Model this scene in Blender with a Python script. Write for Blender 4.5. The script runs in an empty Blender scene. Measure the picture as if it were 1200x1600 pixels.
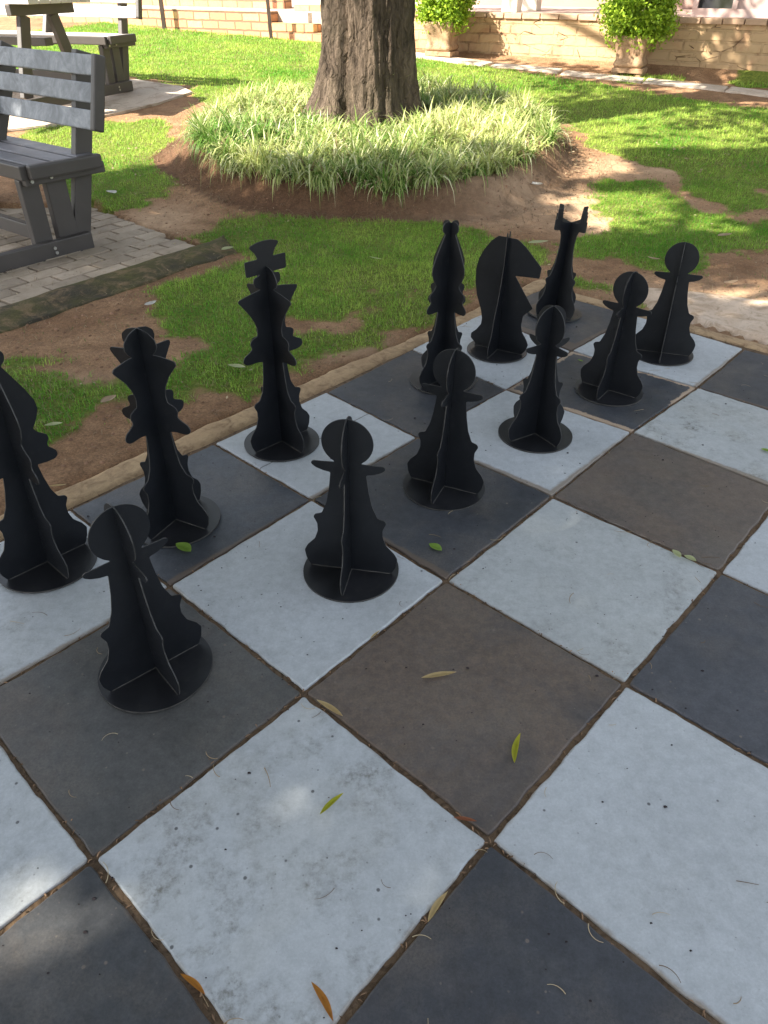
import bpy, bmesh, math, random
import numpy as np
from mathutils import Vector, Matrix, noise as mn
R = math.radians
rng = np.random.default_rng(7); random.seed(7)
scene = bpy.context.scene
col = scene.collection

# ------------------------------------------------------------------ camera
CAM_H = 1.247; FPX = 1132.41; PITCH = R(53.5234); ROLL = R(-0.2159)
cam = bpy.data.cameras.new('camera'); co = bpy.data.objects.new('camera', cam); col.objects.link(co)
cam.sensor_fit = 'VERTICAL'; cam.sensor_height = 36; cam.lens = 36*FPX/1600
cam.clip_start = 0.05; cam.clip_end = 2000
co.location = (0, 0, CAM_H); co.rotation_euler = (PITCH, ROLL, 0)
scene.camera = co
CM = np.array((Matrix.Rotation(ROLL, 3, 'Y') @ Matrix.Rotation(PITCH, 3, 'X')))

# survey helpers: sight lines of the photograph -> real places on the ground
def sl(px, py): return CM @ np.array([(px-600)/FPX, -(py-800)/FPX, -1.0])
def slope(y): return 0.075*max(0.0, y-4.6)
def G(px, py, off=0.0):
    d = sl(px, py); lo, hi = 0.0, 60.0
    for _ in range(50):
        m = (lo+hi)/2
        if CAM_H + d[2]*m - slope(d[1]*m) - off > 0: lo = m
        else: hi = m
    return np.array([d[0]*lo, d[1]*lo, CAM_H+d[2]*lo])
def Z(px, py, z):
    d = sl(px, py); t = (z-CAM_H)/d[2]; return np.array([d[0]*t, d[1]*t, z])

# ------------------------------------------------------------------ object helpers
def link(o, parent=None):
    col.objects.link(o)
    if parent is not None: o.parent = parent
    return o
def tag(o, label=None, cat=None, group=None, kind=None):
    for k, v in (('label', label), ('category', cat), ('group', group), ('kind', kind)):
        if v: o[k] = v
    return o
def empty(name, loc, rz=0, label=None, cat=None, group=None):
    o = bpy.data.objects.new(name, None); o.empty_display_size = .1
    o.location = loc; o.rotation_euler = (0, 0, rz); link(o); return tag(o, label, cat, group)
def mesh_obj(name, verts, faces, mat, parent=None, smooth=False):
    me = bpy.data.meshes.new(name); me.from_pydata([tuple(map(float, v)) for v in verts], [], faces)
    me.update()
    if smooth: me.polygons.foreach_set('use_smooth', [True]*len(me.polygons))
    for m in (mat if isinstance(mat, (list, tuple)) else [mat]): me.materials.append(m)
    return link(bpy.data.objects.new(name, me), parent)
def bm_obj(name, bm, mat, parent=None, smooth=False):
    me = bpy.data.meshes.new(name); bmesh.ops.recalc_face_normals(bm, faces=bm.faces); bm.to_mesh(me); bm.free()
    if smooth: me.polygons.foreach_set('use_smooth', [True]*len(me.polygons))
    for m in (mat if isinstance(mat, (list, tuple)) else [mat]): me.materials.append(m)
    return link(bpy.data.objects.new(name, me), parent)
def np_mesh(name, V, sizes, idx, mats, parent=None, colors=None, smooth=True, matidx=None):
    """fast mesh from arrays: V (n,3); sizes per face; idx flat"""
    me = bpy.data.meshes.new(name)
    me.vertices.add(len(V)); me.vertices.foreach_set('co', np.asarray(V, np.float32).ravel())
    idx = np.asarray(idx, np.int32).ravel(); sizes = np.asarray(sizes, np.int32)
    me.loops.add(len(idx)); me.loops.foreach_set('vertex_index', idx)
    me.polygons.add(len(sizes))
    st = np.concatenate([[0], np.cumsum(sizes)[:-1]]).astype(np.int32)
    me.polygons.foreach_set('loop_start', st)
    me.polygons.foreach_set('use_smooth', np.full(len(sizes), smooth, bool))
    if matidx is not None: me.polygons.foreach_set('material_index', np.asarray(matidx, np.int32))
    me.update(calc_edges=True); me.validate()
    if colors is not None:
        a = me.color_attributes.new('tint', 'FLOAT_COLOR', 'POINT')
        a.data.foreach_set('color', np.concatenate([colors, np.ones((len(colors), 1))], 1).astype(np.float32).ravel())
    for m in (mats if isinstance(mats, (list, tuple)) else [mats]): me.materials.append(m)
    return link(bpy.data.objects.new(name, me), parent)
def add_box(bm, c, s, mat=None, bevel=0.0):
    """box centred at c, size s, optional 3x3/4x4 matrix"""
    r = bmesh.ops.create_cube(bm, size=1)
    vs = r['verts']
    for v in vs: v.co = Vector((v.co.x*s[0], v.co.y*s[1], v.co.z*s[2]))
    if bevel:
        es = list({e for v in vs for e in v.link_edges})
        rb = bmesh.ops.bevel(bm, geom=es, offset=bevel, segments=2, affect='EDGES', profile=.6)
        vs = list({v for f in rb['faces'] for v in f.verts} | {v for v in vs if v.is_valid})
    for v in vs:
        co_ = v.co
        if mat is not None: co_ = mat @ co_
        v.co = co_ + Vector(c)
    return vs

# ------------------------------------------------------------------ materials
class N:
    def __init__(s, name):
        s.m = bpy.data.materials.new(name); s.m.use_nodes = True; s.t = s.m.node_tree; s.n = s.t.nodes
        s.b = s.n['Principled BSDF']
    def new(s, typ, **kw):
        n = s.n.new(typ)
        for k, v in kw.items():
            if k.startswith('i_'):
                key = k[2:].replace('_', ' ')
                s.set(n.inputs[key] if key in n.inputs else n.inputs[int(k[2:])], v)
            else: setattr(n, k, v)
        return n
    def set(s, sock, v):
        if hasattr(v, 'is_output') or isinstance(v, bpy.types.NodeSocket): s.t.links.new(v, sock)
        elif isinstance(v, (tuple, list)) and len(v) == 3 and sock.type == 'RGBA': sock.default_value = (*v, 1)
        else: sock.default_value = v
    def coord(s, which='Object', scale=(1, 1, 1), rot=(0, 0, 0)):
        c = s.new('ShaderNodeTexCoord'); mp = s.new('ShaderNodeMapping'); s.t.links.new(c.outputs[which], mp.inputs[0])
        mp.inputs['Scale'].default_value = scale; mp.inputs['Rotation'].default_value = rot; return mp.outputs[0]
    def noise(s, vec, scale, detail=4, rough=.55, dist=0.0):
        n = s.new('ShaderNodeTexNoise'); s.t.links.new(vec, n.inputs['Vector'])
        n.inputs['Scale'].default_value = scale; n.inputs['Detail'].default_value = detail
        n.inputs['Roughness'].default_value = rough; n.inputs['Distortion'].default_value = dist
        return n.outputs['Fac']
    def ramp(s, fac, stops, interp='LINEAR'):
        n = s.new('ShaderNodeValToRGB'); s.t.links.new(fac, n.inputs[0]); cr = n.color_ramp; cr.interpolation = interp
        while len(cr.elements) < len(stops): cr.elements.new(.5)
        for e, (p, c) in zip(cr.elements, stops):
            e.position = p; e.color = (c, c, c, 1) if isinstance(c, (int, float)) else (*c, 1)
        return n.outputs[0]
    def mix(s, fac, a, b, mode='MIX'):
        n = s.new('ShaderNodeMix', data_type='RGBA', blend_type=mode)
        s.set(n.inputs[0], fac); s.set(n.inputs[6], a); s.set(n.inputs[7], b); return n.outputs[2]
    def math(s, op, a, b=None, clamp=False):
        n = s.new('ShaderNodeMath', operation=op, use_clamp=clamp); s.set(n.inputs[0], a)
        if b is not None: s.set(n.inputs[1], b)
        return n.outputs[0]
    def bump(s, h, strength=.3, dist=.01):
        n = s.new('ShaderNodeBump'); s.set(n.inputs['Height'], h); n.inputs['Strength'].default_value = strength
        n.inputs['Distance'].default_value = dist; s.t.links.new(n.outputs[0], s.b.inputs['Normal'])
    def out(s, color=None, rough=None, **kw):
        if color is not None: s.set(s.b.inputs['Base Color'], color)
        if rough is not None: s.set(s.b.inputs['Roughness'], rough)
        for k, v in kw.items(): s.set(s.b.inputs[k.replace('_', ' ')], v)
        return s.m

def tile_mat(name, white, seed, brown=0.0, chip=0.0, grime=.3, spots=.5, tone=None, crack=0):
    s = N(name); o = s.coord('Object'); c = s.new('ShaderNodeTexCoord')
    mp = s.new('ShaderNodeMapping'); s.t.links.new(c.outputs['Object'], mp.inputs[0]); mp.inputs['Location'].default_value = (seed*3.7, seed*1.9, seed)
    v = mp.outputs[0]
    big = s.noise(v, 3.2, 5, .6, .4); fine = s.noise(v, 60, 6, .7); mid = s.noise(v, 9, 8, .72, .15)
    if white:
        base = tone or (.505, .53, .548)
        a = s.mix(s.ramp(big, [(.3, 0), (.7, 1)]), tuple(x*.88 for x in base), base)
        g = s.math('MULTIPLY', s.math('MULTIPLY', s.ramp(mid, [(.48, 0), (.74, 1)]), s.ramp(fine, [(.40, .05), (.62, 1)])), s.ramp(s.noise(v, 2.6, 3, .5), [(.38, .25), (.62, 1)]))
        g = s.math('MULTIPLY', g, grime*1.9, True)
        a = s.mix(g, a, (.17, .165, .145))
        w = s.ramp(s.noise(v, 5.2, 3, .5, .2), [(.47, 0), (.56, 1)])
        a = s.mix(s.math('MULTIPLY', w, .15*grime), a, (.46, .45, .40))
    else:
        base = tone or (.046, .049, .057)
        a = s.mix(s.ramp(big, [(.3, 0), (.7, 1)]), tuple(x*.8 for x in base), tuple(x*1.25 for x in base))
        bm_ = s.ramp(s.noise(v, 2.3, 6, .6, .8), [(.62-.32*brown, 0), (.82-.3*brown, 1)])
        bm2 = s.math('MULTIPLY', bm_, s.ramp(fine, [(.25, .55), (.6, 1)]))
        a = s.mix(s.math('MULTIPLY', bm2, min(1, .35+brown*.6)), a, (.140, .104, .080))
        lt = s.math('MULTIPLY', s.ramp(mid, [(.5, 0), (.75, 1)]), .25)
        a = s.mix(lt, a, (.13, .125, .12))
    if crack:
        uvc = s.new('ShaderNodeSeparateXYZ'); s.t.links.new(c.outputs['UV'], uvc.inputs[0])
        cu = s.math('ADD', uvc.outputs[crack-1], s.math('MULTIPLY', s.math('SUBTRACT', s.noise(v, 7, 4, .6), .5), .05))
        cl = s.ramp(s.math('ABSOLUTE', s.math('SUBTRACT', cu, .5)), [(.0025, 1), (.006, 0)])
        a = s.mix(s.math('MULTIPLY', cl, .8), a, (.06, .05, .042))
    # specks: seeds marks, pits
    vo = s.new('ShaderNodeTexVoronoi', feature='F1'); s.t.links.new(v, vo.inputs['Vector']); vo.inputs['Scale'].default_value = 30
    sp = s.ramp(vo.outputs['Distance'], [(.07, 1), (.12, 0)])
    rnd = s.new('ShaderNodeSeparateColor'); s.t.links.new(vo.outputs['Color'], rnd.inputs[0])
    keep = s.math('GREATER_THAN', rnd.outputs[0], 1-.16*spots-.03)
    a = s.mix(s.math('MULTIPLY', s.math('MULTIPLY', sp, keep), .8), a, (.05, .045, .05) if white else (.16, .13, .11))
    vo2 = s.new('ShaderNodeTexVoronoi', feature='F1'); s.t.links.new(v, vo2.inputs['Vector']); vo2.inputs['Scale'].default_value = 90
    sp2 = s.ramp(vo2.outputs['Distance'], [(.12, 1), (.22, 0)])
    rnd2 = s.new('ShaderNodeSeparateColor'); s.t.links.new(vo2.outputs['Color'], rnd2.inputs[0])
    keep2 = s.math('GREATER_THAN', rnd2.outputs[1], .93)
    a = s.mix(s.math('MULTIPLY', s.math('MULTIPLY', sp2, keep2), s.math('MULTIPLY', s.ramp(mid, [(.4, 0), (.6, 1)]), .65)), a, (.10, .09, .085) if white else (.2, .17, .14))
    gr = s.noise(v, 210, 4, .8); mo = s.noise(v, 34, 8, .78)
    if white:
        a = s.mix(1.0, a, s.ramp(gr, [(.3, .90), (.7, 1.06)]), 'MULTIPLY')
        a = s.mix(1.0, a, s.ramp(mo, [(.35, .84), (.62, 1.03)]), 'MULTIPLY')
        pit = s.ramp(s.noise(v, 120, 3, .6), [(.70, 0), (.745, 1)])
        a = s.mix(s.math('MULTIPLY', pit, .55), a, (.13, .12, .11))
    else:
        a = s.mix(1.0, a, s.ramp(gr, [(.3, .84), (.7, 1.18)]), 'MULTIPLY')
        a = s.mix(1.0, a, s.ramp(mo, [(.35, .80), (.66, 1.24)]), 'MULTIPLY')
        pit = s.ramp(s.noise(v, 95, 4, .7), [(.68, 0), (.73, 1)])
        a = s.mix(s.math('MULTIPLY', pit, .35+.3*brown), a, (.22, .175, .14))
        du = s.math('MULTIPLY', s.ramp(s.noise(v, 4.4, 6, .62, .3), [(.46, 0), (.72, 1)]), s.ramp(gr, [(.35, .2), (.65, 1)]))
        a = s.mix(s.math('MULTIPLY', du, .55), a, (.175, .145, .115))
    # worn edges
    uv = s.new('ShaderNodeSeparateXYZ'); s.t.links.new(c.outputs['UV'], uv.inputs[0])
    eu = s.math('MINIMUM', uv.outputs[0], s.math('SUBTRACT', 1.0, uv.outputs[0]))
    ev = s.math('MINIMUM', uv.outputs[1], s.math('SUBTRACT', 1.0, uv.outputs[1]))
    e = s.math('MINIMUM', eu, ev)
    en = s.math('ADD', e, s.math('MULTIPLY', s.math('SUBTRACT', s.noise(v, 22, 6, .7), .5), .045+.05*chip))
    ed = s.ramp(en, [(.0, 1), (.018, 0)])
    a = s.mix(s.math('MULTIPLY', ed, .8), a, (.22, .17, .12) if white else (.13, .095, .07))
    if chip:
        sel = s.ramp(s.noise(v, 4.5, 2, .5), [(.40, 0), (.48, 1)])
        ch = s.math('MULTIPLY', s.ramp(en, [(.036, 1), (.042, 0)]), sel)
        ch2 = s.math('MULTIPLY', s.ramp(s.noise(v, 17, 3, .6), [(.705, 0), (.72, 1)]), s.math('GREATER_THAN', sel, .3))
        a = s.mix(s.math('MULTIPLY', s.math('MAXIMUM', ch, ch2), chip), a, (.42, .31, .22))
    rough = s.ramp(mid, [(.3, .38 if not white else .42), (.7, .62)])
    s.bump(s.math('ADD', s.math('MULTIPLY', fine, .5), s.math('MULTIPLY', mid, .6)), .22, .004)
    return s.out(a, rough, Specular_IOR_Level=.45)

def simple(name, colr, rough=.6, var=.15, scale=8, bump=.1, stretch=(1, 1, 1), metallic=0.0, c2=None, bd=.005, spec=.5):
    s = N(name); v = s.coord('Object', stretch)
    n1 = s.noise(v, scale, 6, .6, .3)
    a = s.mix(s.ramp(n1, [(.3, 0), (.7, 1)]), tuple(x*(1-var) for x in colr), c2 or tuple(min(1, x*(1+var)) for x in colr))
    s.bump(s.noise(v, scale*5, 6, .65), bump, bd)
    return s.out(a, rough, Metallic=metallic, Specular_IOR_Level=spec)

def leaf_mat(name, tint=(1, 1, 1), trans=.35, rough=.5, obj_var=0.0):
    s = N(name); at = s.new('ShaderNodeAttribute', attribute_name='tint')
    c = s.mix(1.0, at.outputs['Color'], tint, 'MULTIPLY')
    s.out(c, rough, Specular_IOR_Level=.3)
    tr = s.new('ShaderNodeBsdfTranslucent'); s.t.links.new(c, tr.inputs[0])
    mx = s.new('ShaderNodeMixShader'); mx.inputs[0].default_value = trans
    s.t.links.new(s.b.outputs[0], mx.inputs[1]); s.t.links.new(tr.outputs[0], mx.inputs[2])
    s.t.links.new(mx.outputs[0], s.n['Material Output'].inputs[0]); return s.m

M = {}
def piece_mat():
    s = N('black_sheet'); v = s.coord('Object')
    a = s.mix(s.ramp(s.noise(v, 9, 5, .6, .5), [(.35, 0), (.75, 1)]), (.0055, .0066, .0090), (.010, .0115, .0150))
    sc = s.noise(s.coord('Object', (4, 4, 40)), 14, 4, .6)
    a = s.mix(s.math('MULTIPLY', s.ramp(s.noise(v, 40, 6, .7), [(.55, 0), (.75, 1)]), .22), a, (.05, .048, .046))
    s.bump(s.noise(v, 5, 2, .5), .12, .004)
    return s.out(a, s.ramp(sc, [(.3, .33), (.7, .48)]), Specular_IOR_Level=.38)
M['sheet'] = piece_mat()
def disc_mat():
    s = N('black_disc_sheet'); v = s.coord('Object')
    a = s.mix(s.ramp(s.noise(v, 12, 5, .6, .5), [(.35, 0), (.75, 1)]), (.012, .0125, .0145), (.024, .024, .027))
    a = s.mix(s.math('MULTIPLY', s.ramp(s.noise(v, 34, 6, .7), [(.55, 0), (.8, 1)]), .16), a, (.13, .12, .10))
    return s.out(a, s.ramp(s.noise(v, 9, 4, .6), [(.3, .28), (.7, .46)]), Specular_IOR_Level=.5)
M['disc'] = disc_mat()
M['edge'] = simple('cut_edge_of_sheet', (.014, .014, .015), .6, .5, 26, c2=(.07, .067, .062))
M['slot'] = simple('pale_slot_gap', (.085, .08, .072), .8, .7, 30)

def ground_mat():
    s = N('soil_and_turf'); v = s.coord('Object')
    at = s.new('ShaderNodeAttribute', attribute_name='tint'); sep = s.new('ShaderNodeSeparateColor'); s.t.links.new(at.outputs['Color'], sep.inputs[0])
    n = s.noise(v, 2.2, 8, .62, .5); f = s.noise(v, 38, 8, .75); m_ = s.noise(v, 9, 7, .65, .4)
    d = s.mix(s.ramp(n, [(.3, 0), (.7, 1)]), (.26, .140, .072), (.47, .285, .160))
    d = s.mix(s.math('MULTIPLY', s.ramp(m_, [(.42, 0), (.68, 1)]), .55), d, (.165, .090, .050))
    d = s.mix(s.ramp(f, [(.42, .0), (.75, .55)]), d, (.115, .070, .046))
    d = s.mix(s.math('MULTIPLY', sep.outputs[1], s.ramp(f, [(.2, .65), (.7, 1)])), d, (.070, .035, .021))
    g2 = s.noise(v, 130, 5, .8)
    d = s.mix(1.0, d, s.ramp(g2, [(.3, .5), (.7, 1.45)]), 'MULTIPLY')
    # paler earth, with the brightness of sunlit spots painted in
    d = s.mix(s.math('MULTIPLY', sep.outputs[2], s.ramp(m_, [(.3, .9), (.7, .35)])), d, (.62, .43, .28))
    g = s.mix(s.ramp(f, [(.35, 0), (.65, 1)]), (.075, .115, .018), (.23, .26, .05))
    fac = s.math('ADD', sep.outputs[0], s.math('MULTIPLY', s.math('SUBTRACT', m_, .5), .5), True)
    a = s.mix(s.ramp(fac, [(.3, 0), (.7, 1)]), d, g)
    vo = s.new('ShaderNodeTexVoronoi', feature='F1'); s.t.links.new(v, vo.inputs['Vector']); vo.inputs['Scale'].default_value = 45
    h = s.math('ADD', s.math('MULTIPLY', f, 1.0), s.math('MULTIPLY', vo.outputs['Distance'], -.35))
    s.bump(s.math('ADD', h, s.math('MULTIPLY', m_, 1.6)), .75, .02)
    return s.out(a, .92, Specular_IOR_Level=.15)
M['ground'] = ground_mat()

def concrete(name, c1, c2, c3, sc=4, bump=.4):
    s = N(name); v = s.coord('Object')
    a = s.mix(s.ramp(s.noise(v, sc, 7, .65, .6), [(.35, 0), (.65, 1)]), c1, c2)
    a = s.mix(s.ramp(s.noise(v, sc*2.7, 7, .7, 1.0), [(.48, 0), (.66, 1)]), a, c3)
    f = s.noise(v, 55, 7, .7)
    a = s.mix(s.ramp(f, [(.5, 0), (.8, .5)]), a, tuple(x*.45 for x in c1))
    s.bump(s.math('ADD', f, s.math('MULTIPLY', s.noise(v, 12, 5, .6), 1.2)), bump, .012)
    return s.out(a, .88, Specular_IOR_Level=.2)
M['rim'] = concrete('sandy_concrete_rim', (.40, .27, .155), (.52, .365, .215), (.26, .17, .10), 5, .6)
M['joint'] = concrete('soil_in_joints', (.15, .098, .06), (.22, .15, .095), (.07, .046, .03), 14, .6)
M['slab'] = concrete('pale_concrete', (.50, .41, .33), (.58, .49, .40), (.34, .25, .18), 3, .3)
M['moss'] = concrete('mossy_concrete', (.060, .050, .036), (.105, .098, .030), (.22, .150, .085), 3.2, .8)
def paver_mat():
    s = N('grey_paver'); v = s.coord('Object'); ob = s.new('ShaderNodeAttribute', attribute_name='tint')
    a = s.mix(1.0, ob.outputs['Color'], s.ramp(s.noise(v, 6, 7, .7, .5), [(.3, (.75, .72, .66)), (.7, (1.1, 1.08, 1.05))]), 'MULTIPLY')
    a = s.mix(s.ramp(s.noise(v, 24, 7, .7), [(.56, 0), (.76, .7)]), a, (.10, .085, .065))
    s.bump(s.noise(v, 60, 6, .7), .4, .006); return s.out(a, .85, Specular_IOR_Level=.2)
M['paver'] = paver_mat()
def bench_mat(name, base, hi, thr=.45):
    s = N(name); v = s.coord('Object', (1, 1, 1)); vs = s.coord('Object', (3, 3, 22))
    a = s.mix(s.ramp(s.noise(v, 3.5, 5, .6, .4), [(.3, 0), (.7, 1)]), tuple(x*.85 for x in base), tuple(x*1.12 for x in base))
    w = s.math('MULTIPLY', s.ramp(s.noise(v, 7, 7, .7, 1.2), [(thr, 0), (thr+.25, 1)]), s.ramp(s.noise(v, 45, 6, .75), [(.3, .3), (.7, 1)]))
    a = s.mix(s.math('MULTIPLY', w, .8), a, hi)
    s.bump(s.noise(vs, 5, 5, .6), .15, .003); return s.out(a, .5, Specular_IOR_Level=.4)
M['bench'] = bench_mat('grey_brown_bench_plastic', (.068, .059, .054), (.11, .095, .085), .6)
M['bench_sheen'] = bench_mat('blue_grey_slat_sky_sheen', (.12, .13, .15), (.38, .40, .44), .40)  # pale bluish blotches paint sky reflections onto the backrest slats
M['seat_slat'] = bench_mat('dusty_seat_slat', (.15, .145, .155), (.25, .24, .265), .42)
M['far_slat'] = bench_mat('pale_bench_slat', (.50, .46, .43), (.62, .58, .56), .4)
M['bolt'] = simple('galvanised_bolt', (.45, .44, .42), .4, .1, metallic=.8)
M['steel'] = simple('dark_painted_steel', (.055, .035, .028), .5, .2)

def brick_mat(name, c1, c2, mortar, sx=.235, sy=.086, msz=.012, paint=None, bumpd=.01):
    s = N(name); c = s.new('ShaderNodeTexCoord'); mp = s.new('ShaderNodeMapping'); s.t.links.new(c.outputs['UV'], mp.inputs[0])
    nv = s.new('ShaderNodeTexNoise'); s.t.links.new(mp.outputs[0], nv.inputs['Vector']); nv.inputs['Scale'].default_value = 6
    wv = s.new('ShaderNodeVectorMath', operation='MULTIPLY_ADD'); s.t.links.new(nv.outputs['Color'], wv.inputs[0]); wv.inputs[1].default_value = (.026, .026, 0); s.t.links.new(mp.outputs[0], wv.inputs[2])
    b = s.new('ShaderNodeTexBrick'); s.t.links.new(wv.outputs[0], b.inputs['Vector'])
    b.inputs['Color1'].default_value = (*c1, 1); b.inputs['Color2'].default_value = (*c2, 1); b.inputs['Mortar'].default_value = (*mortar, 1)
    b.inputs['Scale'].default_value = 1; b.inputs['Brick Width'].default_value = sx; b.inputs['Row Height'].default_value = sy
    b.inputs['Mortar Size'].default_value = msz; b.inputs['Mortar Smooth'].default_value = .3; b.inputs['Bias'].default_value = -.1
    v = s.coord('Object'); a = b.outputs['Color']; hgt = s.math('SUBTRACT', 1.0, b.outputs['Fac'])
    a = s.mix(s.ramp(s.noise(v, 25, 6, .7), [(.4, 0), (.8, .5)]), a, tuple(x*.6 for x in c1))
    if paint:
        pm = s.ramp(s.noise(v, 2.6, 8, .68, 1.0), [(.36, 0), (.52, 1)])
        a = s.mix(s.math('MULTIPLY', pm, s.ramp(b.outputs['Fac'], [(.3, .93), (1, .90)])), a, paint)
        sz = s.new('ShaderNodeSeparateXYZ'); s.t.links.new(v, sz.inputs[0])
        spl = s.ramp(s.math('ADD', sz.outputs[2], s.math('MULTIPLY', s.noise(v, 4, 5, .6), .35)), [(.30, 1), (.46, 0)])
        a = s.mix(s.math('MULTIPLY', spl, .6), a, (.40, .22, .11))
        ck = s.new('ShaderNodeTexVoronoi', feature='DISTANCE_TO_EDGE'); s.t.links.new(s.coord('Object', (1, 1, 1.6)), ck.inputs['Vector']); ck.inputs['Scale'].default_value = 3.1
        cm = s.math('MULTIPLY', s.ramp(ck.outputs['Distance'], [(.0, 1), (.018, 0)]), s.ramp(s.noise(v, 5, 4, .6), [(.52, 0), (.6, 1)]))
        a = s.mix(s.math('MULTIPLY', cm, .85), a, (.09, .05, .03)); hgt = s.math('SUBTRACT', hgt, cm)
    s.bump(s.math('ADD', hgt, s.math('MULTIPLY', s.noise(v, 30, 6, .7), .5)), .8, bumpd)
    return s.out(a, .85, Specular_IOR_Level=.15)
M['brick'] = brick_mat('face_brick', (.56, .25, .14), (.70, .50, .22), (.22, .13, .09), .29, .105, .013)
M['plaster_brick'] = brick_mat('crumbling_whitewashed_brick', (.42, .24, .14), (.52, .32, .19), (.20, .115, .07), .27, .100, .012, (.50, .345, .20), .014)
M['coping'] = simple('clay_coping', (.46, .30, .20), .8, .2, 14, .4)
M['terrace'] = simple('pink_terrace_screed', (.52, .38, .32), .7, .12, 3)
M['house'] = simple('mauve_brown_house_wall', (.30, .20, .17), .8, .1, 2)
M['house_pale'] = simple('pale_house_pillar', (.70, .62, .50), .7, .08, 3)
M['frame'] = simple('pinkish_window_frame', (.46, .35, .32), .5, .08, 4)
s = N('dark_window_glass'); M['glass'] = s.out((.03, .03, .035), .08, Specular_IOR_Level=.7)
M['pot'] = concrete('earthy_planter_concrete', (.34, .215, .13), (.44, .29, .18), (.24, .145, .085), 5, .5)
M['step'] = concrete('stepping_slab_concrete', (.52, .42, .33), (.60, .50, .41), (.40, .30, .22), 3, .25)
def bark():
    s = N('rough_bark'); v = s.coord('Object', (1, 1, .22)); v2 = s.coord('Object', (1, 1, .5))
    n = s.noise(v, 9, 8, .7, .9); n2 = s.noise(v2, 34, 8, .75, .5); n3 = s.noise(s.coord('Object'), 1.6, 4, .5)
    a = s.mix(s.ramp(n, [(.36, 0), (.62, 1)]), (.048, .036, .027), (.20, .150, .112))
    a = s.mix(s.ramp(n2, [(.5, 0), (.75, .7)]), a, (.24, .175, .13))
    wv = s.new('ShaderNodeVectorMath', operation='MULTIPLY_ADD'); nz_ = s.new('ShaderNodeTexNoise'); nz_.inputs['Scale'].default_value = 7; s.t.links.new(s.coord('Object'), nz_.inputs['Vector'])
    s.t.links.new(nz_.outputs['Color'], wv.inputs[0]); wv.inputs[1].default_value = (.16, .16, .10); s.t.links.new(s.coord('Object', (1, 1, .10)), wv.inputs[2])
    pl = s.new('ShaderNodeTexVoronoi', feature='DISTANCE_TO_EDGE'); s.t.links.new(wv.outputs[0], pl.inputs['Vector']); pl.inputs['Scale'].default_value = 17
    plr = s.ramp(pl.outputs['Distance'], [(.0, 0), (.16, 1)]); a = s.mix(s.math('MULTIPLY', s.math('SUBTRACT', 1.0, plr), .30), a, (.022, .016, .012))
    a = s.mix(s.math('MULTIPLY', s.ramp(n3, [(.4, 0), (.7, 1)]), .3), a, (.10, .095, .055))
    s.bump(s.math('ADD', s.math('MULTIPLY', n, 1.6), s.math('ADD', s.math('MULTIPLY', n2, .7), s.math('MULTIPLY', plr, .25))), 1.0, .045)
    return s.out(a, .9, Specular_IOR_Level=.15)
M['bark'] = bark()
M['blade'] = leaf_mat('grass_blades', trans=.45)
M['plant'] = leaf_mat('striped_grass_leaves', trans=.35, rough=.45)
M['crown'] = leaf_mat('tree_leaves', trans=.22)
M['bush'] = leaf_mat('shrub_leaves', trans=.3, rough=.4)

# ------------------------------------------------------------------ board survey
SURV = {(1,0):(750,490),(2,0):(643,545),(3,0):(510,612),(4,0):(333,692),(5,0):(110,795),
(1,1):(893,548),(2,1):(790,608),(3,1):(653,683),(4,1):(487,780),(5,1):(265,915),
(0,2):(1162,545),(1,2):(1090,605),(2,2):(987,675),(3,2):(863,775),(4,2):(697,907),(5,2):(475,1082),(6,2):(143,1342),
(3,3):(1125,893),(4,3):(977,1068),(5,3):(765,1313)}
def ideal(i, j):
    x, y = j*.5-1.82338, -i*.5+3.14253; a = -R(42.584)
    return np.array([x*math.cos(a)-y*math.sin(a), x*math.sin(a)+y*math.cos(a)])
def corner(i, j):
    p = ideal(i, j)
    if (i, j) in SURV:
        q = Z(*SURV[(i, j)], 0)[:2]; return q
    return p
UI = ideal(1, 0)-ideal(0, 0); UJ = ideal(0, 1)-ideal(0, 0); UI /= np.linalg.norm(UI); UJ /= np.linalg.norm(UJ)
def board_uv(x, y):
    o = ideal(0, 0); d0, d1 = x-o[0], y-o[1]
    return (d0*UI[0]+d1*UI[1])/.5, (d0*UJ[0]+d1*UJ[1])/.5   # i, j

# ------------------------------------------------------------------ noise fields in numpy
def vnoise(x, y, seed=0):
    xi = np.floor(x).astype(np.int64); yi = np.floor(y).astype(np.int64); xf = x-xi; yf = y-yi
    def h(a, b):
        n = (a*374761393+b*668265263+seed*1442695041) & 0xffffffff
        n = ((n ^ (n >> 13))*1274126177) & 0xffffffff
        return ((n ^ (n >> 16)) & 0xffff)/65535.0
    u = xf*xf*(3-2*xf); w = yf*yf*(3-2*yf)
    return (h(xi, yi)*(1-u)+h(xi+1, yi)*u)*(1-w)+(h(xi, yi+1)*(1-u)+h(xi+1, yi+1)*u)*w
def fbm(x, y, seed=0, o=4):
    r = 0; a = .5; t = 0
    for k in range(o):
        r = r+a*vnoise(x*2**k, y*2**k, seed+k*17); t += a; a *= .5
    return r/t
def inpoly(x, y, P):
    c = np.zeros(x.shape, bool); n = len(P)
    for k in range(n):
        x0, y0 = P[k]; x1, y1 = P[(k+1) % n]
        if y0 == y1: continue
        t = ((y0 > y) != (y1 > y)) & (x < (x1-x0)*(y-y0)/(y1-y0)+x0); c ^= t
    return c
def gp(pts): return [tuple(G(*p)[:2]) for p in pts]
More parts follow.
